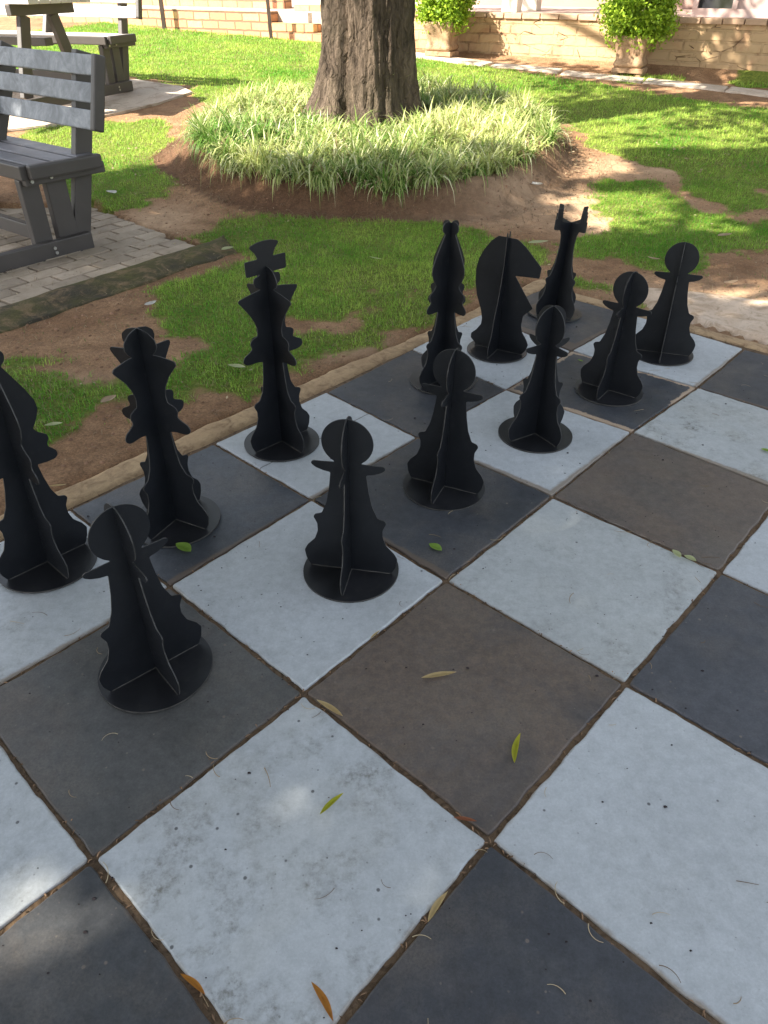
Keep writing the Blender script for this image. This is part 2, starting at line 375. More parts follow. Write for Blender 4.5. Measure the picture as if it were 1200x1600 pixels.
GR = [gp(p) for p in (
 [(-150,75),(200,30),(505,60),(655,84),(870,122),(1200,170),(1500,215),(1500,400),(1300,360),(1190,318),(1110,290),(1040,268),(1000,254),(930,240),(880,190),(600,150),(330,165),(290,135),(210,122),(-150,125)],
 [(40,185),(150,190),(262,190),(272,215),(255,245),(285,285),(270,310),(215,335),(165,322),(140,338),(40,260)],
 [(360,345),(460,328),(640,343),(740,360),(800,372),(860,385),(845,410),(740,455),(700,487),(640,512),(560,545),(480,562),(430,600),(400,630),(320,606),(270,570),(300,530),(235,500),(250,455),(330,425),(378,400),(290,372)],
 [(925,285),(1010,285),(1060,318),(1110,335),(1170,345),(1250,345),(1250,385),(1190,392),(1140,400),(1110,385),(1095,425),(1050,432),(990,410),(890,402),(880,370),(960,352),(935,330)],
 [(885,430),(950,445),(1015,470),(1010,492),(960,470),(890,442)],
 [(1060,278),(1180,300),(1200,322),(1140,330),(1060,296)],
 [(-60,575),(60,568),(150,606),(185,640),(130,682),(70,702),(-60,700)],
 [(180,598),(262,580),(320,600),(270,640),(190,640)],
 [(1140,120),(1250,125),(1250,140),(1150,138)],
 [(930,118),(1060,118),(1080,128),(960,130)],
)]
def grass_mask(x, y):
    m = np.zeros(x.shape, bool)
    wx = x+.13*(fbm(x*4, y*4, 3)-.5)*2+.12*(fbm(x*16, y*16, 9)-.5)*2+.05*(fbm(x*60, y*60, 19, 2)-.5)*2
    wy = y+.13*(fbm(x*4, y*4, 5)-.5)*2+.12*(fbm(x*16, y*16, 11)-.5)*2+.05*(fbm(x*60, y*60, 29, 2)-.5)*2
    for P in GR: m |= inpoly(wx, wy, P)
    bald = (fbm(x*2.6, y*2.6, 21)+.35*(fbm(x*14, y*14, 23)-.5) > .775) & (y < 6)
    m &= ~bald
    i, j = board_uv(x, y)
    m &= ~((i > -.25) & (j > -.22))
    return m
# ring bed
T0 = G(572, 176, .26); TRX, TRY = float(T0[0])+.04, float(T0[1])+.36
rf = G(580, 283, .17); rl = G(292, 205, .18); rr = G(886, 238, .18)
RCX = (rl[0]+rr[0])/2+.03; RX = (rr[0]-rl[0])/2*.95; RCY = rf[1]+1.42; RY = 1.42
def ringd(x, y):
    a = np.arctan2(y-RCY, x-RCX)
    return np.hypot((x-RCX)/RX, (y-RCY)/RY)*(1+.035*np.sin(3*a+1)+.02*np.sin(7*a))
PAV = [Z(145,325,0)[:2], Z(310,386,0)[:2], Z(0,484,0)[:2], Z(-200,545,0)[:2], Z(-330,330,0)[:2]]
d_long = Z(0,484,0)[:2]-Z(310,386,0)[:2]; d_long /= np.linalg.norm(d_long)
def gz(x, y):
    x = np.asarray(x, float); y = np.asarray(y, float)
    t = np.maximum(0, y-4.6); z = .075*t
    z = z+.030*(fbm(x*1.1, y*1.1, 31)-.5)*np.clip((y-2)/3, .3, 1)+.012*(fbm(x*6, y*6, 37)-.5)
    d = ringd(x, y); k = np.clip((1.17-d)/.15, 0, 1); k = k*k*(3-2*k)
    z = z+.165*k*(1+.35*(fbm(x*5, y*5, 41)-.5))
    k2 = np.clip((1.42-d)/.25, 0, 1); z = z+.02*k2*(1-k)
    i, j = board_uv(x, y)
    nb = np.clip((np.minimum(i+.28, j+.28))/.12, 0, 1); z = z*(1-nb)-.05*nb
    # settle level beside the board and under the pavers
    near = np.clip(1-np.maximum(-(np.minimum(i, j))-.25, 0)/.8, 0, 1)*(1-nb); z = z*(1-near)-.004*near+.010*near*(fbm(x*9, y*9, 51)-.5)
    # terrain stops rising at the terrace wall
    w = np.clip((y+.528*x-11.15)/.3, 0, 1); z = z*(1-w)+.5*w
    return z

# terrain sheet
def axis(a, b, c, d, fine, coarse):
    core = np.arange(b, c, fine)
    lo = b-np.cumsum(coarse*1.25**np.arange(60)); lo = lo[lo > a][::-1]; hi = c+np.cumsum(coarse*1.25**np.arange(60)); hi = hi[hi < d]
    return np.concatenate([[a], lo, core, hi, [d]])
xs = axis(-400, -4.2, 5.2, 400, .045, .1); ys = axis(-300, 1.6, 11.4, 600, .045, .1)
X, Y = np.meshgrid(xs, ys); Zt = gz(X, Y)
pv = inpoly(X.ravel(), Y.ravel(), [tuple(p) for p in PAV]).reshape(X.shape); Zt = np.where(pv, -.06, Zt)
V = np.stack([X.ravel(), Y.ravel(), Zt.ravel()], 1)
nx, ny = len(xs), len(ys); ii = np.arange((ny-1)*(nx-1)); r_, c_ = ii//(nx-1), ii % (nx-1); a0 = r_*nx+c_
F = np.stack([a0, a0+1, a0+nx+1, a0+nx], 1)
gm = np.zeros(X.shape)
for dx, dy in ((0, 0), (.04, 0), (-.04, 0), (0, .04), (0, -.04)): gm += grass_mask(X+dx, Y+dy)
gm /= 5; far = (np.abs(X) > 9) | (Y > 16) | (Y < -4); gm = np.where(far, .8, gm)
dd = ringd(X, Y); moundc = ((dd < 1.24) & (dd > 0)).astype(float)
gm = np.where(dd < 1.24, 0, gm)
def blob(px, py, rx, ry=None):
    c = G(px, py); ry = ry or rx; return np.exp(-(((X-c[0])/rx)**2+((Y-c[1])/ry)**2))
pale = np.clip(blob(900, 320, .75, .35)+blob(1100, 265, .9, .3)+.4*blob(760, 350, .4, .1)+blob(245, 345, .25, .3)+blob(1000, 360, .4, .25)+.7*blob(560, 545, .5, .12)+.6*blob(120, 600, .3, .1)+blob(1150, 480, .5, .3), 0, 1)  # pale soil spots; several paint sunlit patches brighter
colors = np.stack([gm.ravel(), np.clip(moundc.ravel()*.85+.3*blob(260, 440, .3).ravel(), 0, 1), pale.ravel()], 1)
g = np_mesh('ground', V, np.full(len(F), 4), F, M['ground'], colors=colors); tag(g, kind='structure')

# ------------------------------------------------------------------ grass blades
def blades(px, py, L, W, bend, tint, segs=2, az=None, up=None):
    """returns V, sizes, idx, colors for n bent blades"""
    n = len(px); az = rng.uniform(0, 2*np.pi, n) if az is None else az
    lean = rng.uniform(.1, 1.0, n) if up is None else up
    z0 = gz(px, py)-.004
    dx, dy = np.cos(az), np.sin(az); sx, sy = -dy, dx
    rows = []
    for k in range(segs+1):
        t = k/segs; h = L*t*np.cos(lean*t*bend); o = L*t*np.sin(lean*(.35+.65*t)*bend)
        w = W*(1-t**1.6)*.5
        cx, cy, cz = px+dx*o, py+dy*o, z0+h
        if k < segs: rows += [np.stack([cx-sx*w, cy-sy*w, cz], 1), np.stack([cx+sx*w, cy+sy*w, cz], 1)]
        else: rows += [np.stack([cx, cy, cz], 1)]
    per = 2*segs+1; Vv = np.stack(rows, 1).reshape(-1, 3); b = np.arange(n)*per
    fs = []; sz = []
    for k in range(segs-1): fs.append(np.stack([b+2*k, b+2*k+1, b+2*k+3, b+2*k+2], 1)); 
    q = np.concatenate(fs).ravel() if fs else np.zeros(0, int); t3 = np.stack([b+2*(segs-1), b+2*(segs-1)+1, b+2*segs], 1).ravel()
    sizes = np.concatenate([np.full(n*(segs-1), 4), np.full(n, 3)])
    return Vv, sizes, np.concatenate([q, t3]), np.repeat(tint, per, 0)
def scatter(box, dens, keep):
    x0, x1, y0, y1 = box; n = int((x1-x0)*(y1-y0)*dens); x = rng.uniform(x0, x1, n); y = rng.uniform(y0, y1, n); k = keep(x, y); return x[k], y[k]
parts = []
def lawn(box, dens, L, W, extra=None, cut=None):
    def keep(x, y):
        k = grass_mask(x, y) & (ringd(x, y) > 1.22) & (~inpoly(x, y, [tuple(p) for p in PAV]))
        k &= rng.random(len(x)) < np.clip(.35+1.5*(fbm(x*5, y*5, 61)-.25), .1, 1)
        return k if cut is None else k & cut(x, y)
    x, y = scatter(box, dens, keep); n = len(x)
    patch = fbm(x*1.7, y*1.7, 71); pt = fbm(x*9, y*9, 77)
    t = np.clip(np.where(y < 6, .34, .55)+1.6*(patch-.5)+1.0*(pt-.5)+rng.normal(0, .22, n), 0, 1)[:, None]
    c = np.array([.11, .33, .022])*(1-t)+np.array([.46, .60, .11])*t
    dry = rng.random(n) < .05+.16*(fbm(x*3, y*3, 81) > .56); c[dry] = np.array([.34, .28, .14])*rng.uniform(.7, 1.1, (dry.sum(), 1))
    c = c*rng.uniform(.75, 1.2, (n, 1))
    Lr = L*rng.uniform(.45, 1.25, n)*(.7+.6*pt); parts.append(blades(x, y, Lr, W*rng.uniform(.6, 1.2, n), 1.45, c, 2))
line = lambda x, y: y+.528*x
lawn((-2.6, 4.2, 1.9, 5.9), 20000, .029, .0031)
lawn((-4.2, 6.5, 5.2, 8.6), 7500, .034, .0052, cut=lambda x, y: y > 5.9)
lawn((-7.5, 6.5, 8.6, 13.6), 4200, .036, .0085, cut=lambda x, y: line(x, y) < 11.12)
# stray tufts in bare earth
x, y = scatter((-2.5, 3.5, 2, 6.2), 500, lambda x, y: (fbm(x*3, y*3, 91) > .54) & (ringd(x, y) > 1.25) & (np.minimum(*board_uv(x, y)) < -.24) & (~inpoly(x, y, [tuple(p) for p in PAV])))
parts.append(blades(x, y, rng.uniform(.012, .03, len(x)), np.full(len(x), .003), 1.3, np.where((rng.random(len(x)) < .5)[:, None], [[.30, .23, .12]], [[.10, .20, .04]])))
def join(parts):
    Vs, S, I, C_ = [], [], [], []; o = 0
    for v, s_, i_, c_ in parts: Vs.append(v); S.append(s_); I.append(i_+o); C_.append(c_); o += len(v)
    return np.concatenate(Vs), np.concatenate(S), np.concatenate(I), np.concatenate(C_)
v, s_, i_, c_ = join(parts)
tag(np_mesh('lawn_grass', v, s_, i_, M['blade'], colors=c_), 'short green lawn grass growing in ragged patches over red earth', 'grass', kind='stuff')

# ------------------------------------------------------------------ ring of striped ground-cover around the tree
parts = []
n = 900; a = rng.uniform(0, 2*np.pi, n); rr_ = np.sqrt(rng.uniform(0.0, 1, n))
rr_ = rr_*(1+.05*np.sin(5*a)+.03*np.sin(11*a+2)); cx = RCX+RX*rr_*np.cos(a)*.97; cy = RCY+RY*rr_*np.sin(a)*.97
k = np.hypot(cx-TRX, cy-TRY) > .56; cx, cy, rr_ = cx[k], cy[k], rr_[k]; n = len(cx)
a2 = rng.uniform(0, 2*np.pi, 190); cx = np.append(cx, RCX+RX*np.cos(a2)*rng.uniform(.97, 1.04, 190)); cy = np.append(cy, RCY+RY*np.sin(a2)*rng.uniform(.97, 1.04, 190)); n = len(cx)
tone = fbm(cx*1.3, cy*1.3, 101)
gl = G(360, 235, .15); greenish = np.exp(-(((cx-gl[0])/.38)**2+((cy-gl[1])/.28)**2))
per = 34
bx = np.repeat(cx, per)+rng.normal(0, .02, n*per); by = np.repeat(cy, per)+rng.normal(0, .02, n*per)
big = np.repeat((.6+.55*rng.random(n)+.5*rng.random(n)**5)*(1+.45*greenish)*.86, per)
t = np.clip(np.repeat(.60+1.5*(tone-.5)-1.0*greenish+rng.normal(0, .26, n), per)+rng.normal(0, .3, n*per), 0, 1)[:, None]
cc = np.array([.105, .225, .030])*(1-t)+np.array([.56, .60, .23])*t
w_ = rng.random(n*per) < .16*(1-np.repeat(greenish, per)); cc[w_] = np.array([.76, .76, .46])
br = rng.random(n*per) < .05; cc[br] = np.array([.30, .22, .12])
parts.append(blades(bx, by, .215*big*rng.uniform(.45, 1.15, n*per), rng.uniform(.007, .0165, n*per), 1.9, cc, 5, up=rng.uniform(.25, 1.2, n*per)))
v, s_, i_, c_ = join(parts)
tag(np_mesh('striped_ground_cover', v, s_, i_, M['plant'], colors=c_), 'pale striped grassy leaves filling the round bed around the tree trunk', 'ground cover', kind='stuff')
# dry litter and roots hanging on the earth bank
x, y = scatter((-2.3, 2.4, 4.6, 7.5), 420, lambda x, y: (ringd(x, y) > 1.0) & (ringd(x, y) < 1.35))
parts = [blades(x, y, rng.uniform(.03, .09, len(x)), np.full(len(x), .004), 1.6, np.array([.26, .19, .12])*rng.uniform(.5, 1.1, (len(x), 1)), 3, up=rng.uniform(.8, 1.1, len(x)))]
x, y = scatter((-2.3, 3.6, 2.0, 5.6), 260, lambda x, y: (np.minimum(*board_uv(x, y)) < -.2) & (ringd(x, y) > 1.2))
parts.append(blades(x, y, rng.uniform(.02, .06, len(x)), np.full(len(x), .0022), 1.6, np.array([.42, .32, .2])*rng.uniform(.5, 1.1, (len(x), 1)), 3, up=rng.uniform(.93, 1.0, len(x))))
v, s_, i_, c_ = join(parts)
tag(np_mesh('dry_litter', v, s_, i_, M['blade'], colors=c_), 'dry straw and rootlets scattered over the earth bank and bare soil', 'litter', kind='stuff')

# clods and pebbles on the soil
def clods():
    x, y = scatter((-2.6, 3.6, 1.9, 6.4), 300, lambda x, y: (~grass_mask(x, y)) & (np.minimum(*board_uv(x, y)) < -.3) & (~inpoly(x, y, [tuple(p) for p in PAV])))
    ph = (1+5**.5)/2
    base = np.array([(-1,ph,0),(1,ph,0),(-1,-ph,0),(1,-ph,0),(0,-1,ph),(0,1,ph),(0,-1,-ph),(0,1,-ph),(ph,0,-1),(ph,0,1),(-ph,0,-1),(-ph,0,1)])/1.9
    fc = np.array([(0,11,5),(0,5,1),(0,1,7),(0,7,10),(0,10,11),(1,5,9),(5,11,4),(11,10,2),(10,7,6),(7,1,8),(3,9,4),(3,4,2),(3,2,6),(3,6,8),(3,8,9),(4,9,5),(2,4,11),(6,2,10),(8,6,7),(9,8,1)])
    n = len(x); r = rng.uniform(.002, .009, n)*rng.uniform(.5, 1.3, n)
    Vc = base[None]*r[:, None, None]*rng.uniform(.6, 1.3, (n, 12, 1)); Vc[:, :, 2] *= .6
    Vc += np.stack([x, y, gz(x, y)], 1)[:, None]
    I = (fc[None]+np.arange(n)[:, None, None]*12).ravel()
    c = np.array([.24, .14, .09])*rng.uniform(.6, 1.5, (n, 1)); c = np.repeat(c, 12, 0)
    s = N('soil_crumb'); at = s.new('ShaderNodeAttribute', attribute_name='tint'); s.out(at.outputs['Color'], .95, Specular_IOR_Level=.1)
    tag(np_mesh('soil_crumbs', Vc.reshape(-1, 3), np.full(n*20, 3), I, s.m, colors=c), 'crumbs of red earth scattered over the bare soil', 'soil', kind='stuff')
clods()

# ------------------------------------------------------------------ chessboard
board = empty('chessboard', (*ideal(4, 4), 0), 0, 'giant outdoor chessboard of painted black and white concrete squares with a sandy rim', 'chessboard')
BL = Vector((*ideal(4, 4), 0))
def square(i, j, mat, name, label=None):
    P = [corner(i, j), corner(i, j+1), corner(i+1, j+1), corner(i+1, j)]
    c = sum(P)/4; gap = .0045 if j < 2 else .0052
    P2 = []
    for k in range(4):
        p, a, b = P[k], P[k-1], P[(k+1) % 4]
        u = (a-p)/np.linalg.norm(a-p); w = (b-p)/np.linalg.norm(b-p); q = p+(u+w)*gap*(1+random.uniform(-.3, .3)); r = random.uniform(.004, .010)
        for t in np.linspace(0, 1, 5):
            # quadratic corner
            P2.append(((1-t)**2)*(q+u*r)+2*t*(1-t)*q+t*t*(q+w*r))
    bm = bmesh.new(); rings = []
    cn = c
    def edgewob(p, s_): return p+(cn-p)/np.linalg.norm(cn-p)*s_
    # subdivide the long sides so edges wander a little
    Q = []
    m = len(P2)
    for k in range(m):
        a, b = P2[k], P2[(k+1) % m]; d = np.linalg.norm(b-a)
        if d > .1:
            for t in np.linspace(0, 1, 36)[:-1]:
                p = a*(1-t)+b*t; nn = np.array([-(b-a)[1], (b-a)[0]])/d
                wob = (fbm(np.array(p[0]*26.), np.array(p[1]*26.), 7+i*3+j)-.5)*.009*(1 if 0 < t < 1 else 0)
                Q.append(p+nn*float(wob))
        else: Q.append(a)
    zt = random.uniform(-.0015, .0015)
    levels = [(.0, -.045), (.0, zt-.004), (.0012, zt-.0012), (.004, zt)]
    vr = []
    for ins, z in levels:
        vr.append([bm.verts.new((*(edgewob(p, ins)), z)) for p in Q])
    for l in range(3):
        for k in range(len(Q)): bm.faces.new([vr[l][k], vr[l][(k+1) % len(Q)], vr[l+1][(k+1) % len(Q)], vr[l+1][k]])
    top = bm.faces.new(vr[3])
    uvl = bm.loops.layers.uv.new('UVMap')
    A = np.array([UI, UJ])
    for f in bm.faces:
        for lp in f.loops:
            d = np.array(lp.vert.co[:2])-P[0]; e1 = P[3]-P[0]; e2 = P[1]-P[0]
            sol = np.linalg.solve(np.array([e1, e2]).T, d); lp[uvl].uv = (sol[0], sol[1])
    for v_ in bm.verts: v_.co -= BL
    o = bm_obj(name, bm, mat, board)
    if label: o['label'] = label
    return o
special = {(4, 2): dict(brown=1.0, spots=1.2, label='brown worn square with most of its black paint rubbed off'),
           (2, 2): dict(brown=.85, tone=(.088, .078, .073), spots=.4, label='greyish brown faded square'),
           (1, 1): dict(chip=1.0, brown=.1, label='dark square with chipped sandy edges'),
           (5, 1): dict(brown=.35, tone=(.075, .074, .072), label='dark olive grey faded square'),
           (0, 2): dict(crack=1), (2, 0): dict(brown=.2), (3, 1): dict(brown=.25), (0, 0): dict(brown=.15),
           (5, 3): dict(brown=.15, tone=(.044, .046, .053)), (6, 2): dict(brown=.25, tone=(.05, .052, .056)),
           (3, 3): dict(tone=(.062, .064, .074), brown=.05), (4, 0): dict(tone=(.055, .060, .070), brown=.1),
           (5, 2): dict(grime=.85, spots=1.8), (1, 2): dict(grime=1.2, tone=(.47, .49, .49)), (3, 2): dict(grime=.55, tone=(.475, .495, .495)),
           (4, 3): dict(grime=.25, spots=.8), (4, 1): dict(grime=.3, spots=1.0), (2, 1): dict(grime=.1, spots=.2), (3, 0): dict(grime=.1, spots=.2, crack=2),
           (1, 0): dict(grime=.1, spots=.2), (0, 1): dict(grime=.15, spots=.3), (5, 0): dict(grime=.6, spots=.8), (6, 1): dict(grime=.5, spots=1.2)}
for i in range(8):
    for j in range(8):
        kw = dict(special.get((i, j), {})); lab = kw.pop('label', None); w = (i+j) % 2 == 1
        square(i, j, tile_mat('painted_square', w, i*8+j+1, **kw), 'white_square' if w else 'black_square', lab)
# joint bed and rim
def strip(name, pts_in, pts_out, z, mat, parent, edge=0.008, drop=.06):
    bm = bmesh.new(); n = len(pts_in); rows = []
    for k in range(n):
        a, b = np.array(pts_in[k]), np.array(pts_out[k]); row = []
        for t in np.linspace(0, 1, 6):
            p = a*(1-t)+b*t; zz = z+.010*float(fbm(np.array(p[0]*7.), np.array(p[1]*7.), 5)-.5)-(edge if t in (0, 1) else 0)
            row.append(bm.verts.new((p[0], p[1], zz)))
        row.append(bm.verts.new((b[0], b[1], z-drop))); row.insert(0, bm.verts.new((a[0], a[1], z-drop))); rows.append(row)
    for k in range(n-1):
        for l in range(len(rows[0])-1): bm.faces.new([rows[k][l], rows[k+1][l], rows[k+1][l+1], rows[k][l+1]])
    for v_ in bm.verts: v_.co -= BL
    return bm_obj(name, bm, mat, parent, True)
bm = bmesh.new(); N1 = 60
gridv = [[bm.verts.new((*ideal(8.1*k/N1-.02, 8.1*l/N1-.02), -.0062+.005*float(fbm(np.array(k*1.3), np.array(l*1.3), 3)-.5))) for l in range(N1+1)] for k in range(N1+1)]
for k in range(N1):
    for l in range(N1): bm.faces.new([gridv[k][l], gridv[k+1][l], gridv[k+1][l+1], gridv[k][l+1]])
for v_ in bm.verts: v_.co -= BL
bm_obj('soil_filled_joint', bm, M['joint'], board, True)
wob = lambda t, s_: .03*(float(fbm(np.array(t*3.1), np.array(s_), 13))-.5)+.012*(float(fbm(np.array(t*17.), np.array(s_), 14))-.5)
ins, outs = [], []
for t in np.linspace(-.26, 8.2, 200):
    ins.append(ideal(t, -.008 + (0 if t > 0 else 0))); w0 = .15+.05*min(1, max(0, (t-2)/3)); outs.append(ideal(t, -(w0+2*wob(t, 1.)+.03)))
strip('rim', ins, outs, .002, M['rim'], board)
ins, outs = [], []
for t in np.linspace(-.008, 8.2, 200):
    ins.append(ideal(-.008, t)); outs.append(ideal(-(.155+2*wob(t, 5.)), t))
strip('rim', ins, outs, .0035, M['rim'], board)

# sunlit broken concrete apron beside the board
bm = bmesh.new(); rows = []
q0 = ideal(-.2, .55); 
for k, t in enumerate(np.linspace(0, 1, 40)):
    row = []
    for l, s2 in enumerate(np.linspace(0, 1, 24)):
        jj = 1.02+t*5.2; p = ideal(-.22-s2*1.25*(min(1, .3+t*2.2))-.03*float(fbm(np.array(t*8), np.array(3.), 2)), jj-.55*s2*(1-t)); z = .006+.012*float(fbm(np.array(p[0]*5.), np.array(p[1]*5.), 8))-(.03 if l in (0, 23) or k in (0, 39) else 0)
        row.append(bm.verts.new((p[0], p[1], z)))
    rows.append(row)
for k in range(39):
    for l in range(23): bm.faces.new([rows[k][l], rows[k+1][l], rows[k+1][l+1], rows[k][l+1]])
tag(bm_obj('concrete_apron', bm, concrete('pinkish_cracked_concrete', (.58, .43, .31), (.68, .54, .42), (.36, .25, .16), 3.5, .5), None, True), kind='structure')

# ------------------------------------------------------------------ brick paver patch under the near bench
path = empty('paved_patch', (*Z(100, 420, 0)[:2], 0), 0); tag(path, kind='structure')
pe = np.array([d_long[1], -d_long[0]])
if (Z(145,325,0)[:2]-Z(310,386,0)[:2]) @ pe < 0: pe = -pe
o0 = Z(310, 386, 0)[:2]; Vp, Sp, Ip, Cp = [], [], [], []; cnt = 0
e_side = Z(145,325,0)[:2]-o0; e_side /= np.linalg.norm(e_side)
bm = bmesh.new(); lay = bm.verts.layers.float_color.new('tint')
for rw in range(30):
    L_, H_ = .23, .112
    off = (rw % 2)*.5*L_+random.uniform(-.01, .01)
    for cl in range(-8, 14):
        u0 = cl*L_+off; c0 = o0+d_long*(u0+L_/2)+pe*(rw*H_+H_/2)
        s_along = (c0-o0)@pe; lim = (e_side@d_long)/(e_side@pe)*s_along
        uu0 = max(u0, lim+.0)
        if u0+L_ < lim+.05 or u0 > 2.4: continue
        ln = u0+L_-uu0-.013; cc = o0+d_long*(uu0+ln/2+.0045)+pe*(rw*H_+H_/2)
        ang = math.atan2(d_long[1], d_long[0])+random.uniform(-.012, .012)
        vs = add_box(bm, (cc[0], cc[1], -.020+random.uniform(-.003, .003)), (ln, H_-.012, .05), Matrix.Rotation(ang, 3, 'Z') @ Matrix.Rotation(random.uniform(-.012, .012), 3, 'X'), .004)
        b_ = random.uniform(.75, 1.15); tn = (.43*b_, .355*b_, .285*b_, 1)
        for v_ in vs: v_[lay] = tn
for v_ in bm.verts: v_.co -= Vector(path.location)
bm_obj('paver', bm, M['paver'], path)['kind'] = 'stuff'
pc = [o0+pe*-.0, o0+d_long*2.5, o0+d_long*2.5+pe*3.0, o0+pe*3.0+d_long*(e_side@d_long)/(e_side@pe)*3.0]
bm = bmesh.new(); bm.faces.new([bm.verts.new((*p, -.016)) for p in pc])
for v_ in bm.verts: v_.co -= Vector(path.location)
bm_obj('sand_joint', bm, M['joint'], path)
# mossy concrete haunch along its edge
bm = bmesh.new(); rows = []
for t in np.linspace(-.2, 2.4, 90):
    row = []
    for l, s2 in enumerate(np.linspace(0, 1, 12)):
        wdt = .27+.05*(float(fbm(np.array(t*4), np.array(2.), 4))-.5)*2
        tt = t; 
        pinch = min(1, (t+.2)/.15)
        p = o0+d_long*tt-pe*(.004+s2*wdt*pinch); z = .002+.018*math.sin(math.pi*min(1, s2*1.15+.12))+.012*float(fbm(np.array(p[0]*8.), np.array(p[1]*8.), 8))-(.03 if l == 11 else 0)
        row.append(bm.verts.new((p[0], p[1], z)))
    rows.append(row)
for k in range(len(rows)-1):
    for l in range(11): bm.faces.new([rows[k][l], rows[k+1][l], rows[k+1][l+1], rows[k][l+1]])
tag(bm_obj('path_haunch', bm, M['moss'], None, True), kind='structure')

# slab under the far picnic set
def slab_poly(name, pts, h, mat, label=None, cat=None, group=None, kind=None, dz=0):
    c = sum(np.array(p) for p in pts)/len(pts); z0 = float(gz(c[0], c[1]))+dz
    bm = bmesh.new(); a = [bm.verts.new((p[0]-c[0], p[1]-c[1], float(gz(p[0], p[1]))+h+dz-z0)) for p in pts]; b = [bm.verts.new((v_.co.x, v_.co.y, v_.co.z-h-.06)) for v_ in a]
    bm.faces.new(a); n = len(a)
    for k in range(n): bm.faces.new([a[k], b[k], b[(k+1) % n], a[(k+1) % n]])
    bmesh.ops.bevel(bm, geom=[e for e in bm.edges if all(v_ in a for v_ in e.verts)], offset=.008, segments=2, affect='EDGES')
    o = bm_obj(name, bm, mat); o.location = (c[0], c[1], z0); tag(o, label, cat, group, kind); return o
slab_poly('picnic_slab', [tuple(G(*p)[:2]) for p in ((-260, 215), (0, 208), (110, 196), (185, 180), (250, 164), (302, 147), (285, 138), (215, 128), (-200, 132))], .02, M['slab'], kind='structure')

# stepping slabs
for k, (a_, b_, th, lab) in enumerate([((640, 82), (772, 99), .42, 'long pale stepping slab nearest the tree trunk in the lawn edge row'),
        ((776, 100), (880, 110), .36, 'second stepping slab from the tree trunk in the lawn edge row'),
        ((884, 112), (1008, 124), .36, 'stepping slab in the lawn edge row just in front of the right planter'),
        ((1012, 124), (1138, 137), .36, 'stepping slab in the lawn edge row right of the right planter'),
        ((1142, 137), (1270, 152), .4, 'rightmost stepping slab in the lawn edge row, cut by the picture edge')]):
    p, q = G(*a_)[:2], G(*b_)[:2]; d = (q-p)/np.linalg.norm(q-p); nn = np.array([-d[1], d[0]])*(-1 if d[0] < 0 else 1)
    w = th*.62
    slab_poly('stepping_slab', [tuple(p-nn*w), tuple(q-nn*w*random.uniform(.9, 1.1)), tuple(q), tuple(p)], .016, M['step'], lab, 'paving slab', 'stepping slabs along the lawn edge')

# ------------------------------------------------------------------ chess pieces
def sheet(name, prof, th, parent, rz, full=False):
    """flat cut sheet: outline in local x-z, thickness th in y, edges in a paler material"""
    pts = prof if full else prof+[(-x, z) for x, z in reversed(prof) if x > 1e-4]
    # smooth outline: Chaikin once with corner keep
    out = []
    n = len(pts)
    for k in range(n):
        p0, p1, p2 = map(np.array, (pts[k-1], pts[k], pts[(k+1) % n]))
        a = p0-p1; b = p2-p1; la, lb = np.linalg.norm(a), np.linalg.norm(b)
        if p1[1] < .004 or min(la, lb) < 1e-6: out.append(p1); continue
        r = min(.0045, la*.45, lb*.45)
        s_, e_ = p1+a/la*r, p1+b/lb*r
        for t in (0, .33, .67, 1): out.append((1-t)**2*s_+2*t*(1-t)*p1+t*t*e_)
    bm = bmesh.new(); A = [bm.verts.new((p[0], th/2, p[1])) for p in out]; B = [bm.verts.new((p[0], -th/2, p[1])) for p in out]
    m = len(out)
    from mathutils.geometry import tessellate_polygon
    for t3 in tessellate_polygon([[Vector((p[0], p[1], 0)) for p in out]]):
        for W_ in (A, B):
            try: bm.faces.new([W_[q] for q in t3])
            except ValueError: pass
    for k in range(m):
        f = bm.faces.new([A[k], B[k], B[(k+1) % m], A[(k+1) % m]]); f.material_index = 1
    o = bm_obj(name, bm, [M['sheet'], M['edge']], parent); o.rotation_euler = (0, 0, rz); return o
def circ(cx_, cz_, r, a0, a1, n): return [(cx_+r*math.cos(R(a0+(a1-a0)*k/(n-1))), cz_+r*math.sin(R(a0+(a1-a0)*k/(n-1)))) for k in range(n)]
BASE = [(.106, 0), (.117, .022), (.121, .048), (.112, .066), (.092, .088), (.083, .115), (.083, .138), (.092, .158), (.088, .166), (.070, .172)]
PAWN = BASE+[(.057, .205), (.049, .245), (.043, .296), (.060, .299), (.078, .306), (.088, .314), (.089, .320), (.084, .324), (.060, .324), (.032, .325)]+circ(0, .380, .0615, -57, 90, 14)
COLL = [(.055, .20), (.048, .24), (.043, .296), (.062, .300), (.090, .300), (.103, .303), (.111, .311), (.111, .321), (.104, .330), (.090, .336), (.077, .344), (.077, .352), (.081, .360), (.078, .370), (.068, .376), (.053, .380)]
KBODY = BASE+COLL+[(.050, .40), (.058, .425), (.076, .455), (.098, .484), (.106, .493), (.104, .500), (.060, .509), (.026, .514), (.044, .524), (.048, .537), (.044, .550)]
KINGX = KBODY+[(.028, .553), (.024, .5575), (.070, .5575), (.071, .600), (.026, .600), (.034, .618), (.050, .634), (.047, .639), (.025, .645), (0, .647)]
KINGB = KBODY+[(.032, .566), (.016, .574), (0, .577)]
QUEEN = BASE+COLL+[(.050, .40), (.056, .425), (.072, .455), (.096, .484), (.103, .493), (.099, .501), (.055, .506), (.034, .505), (.046, .516), (.053, .530), (.050, .546), (.032, .560), (.012, .566), (0, .567)]
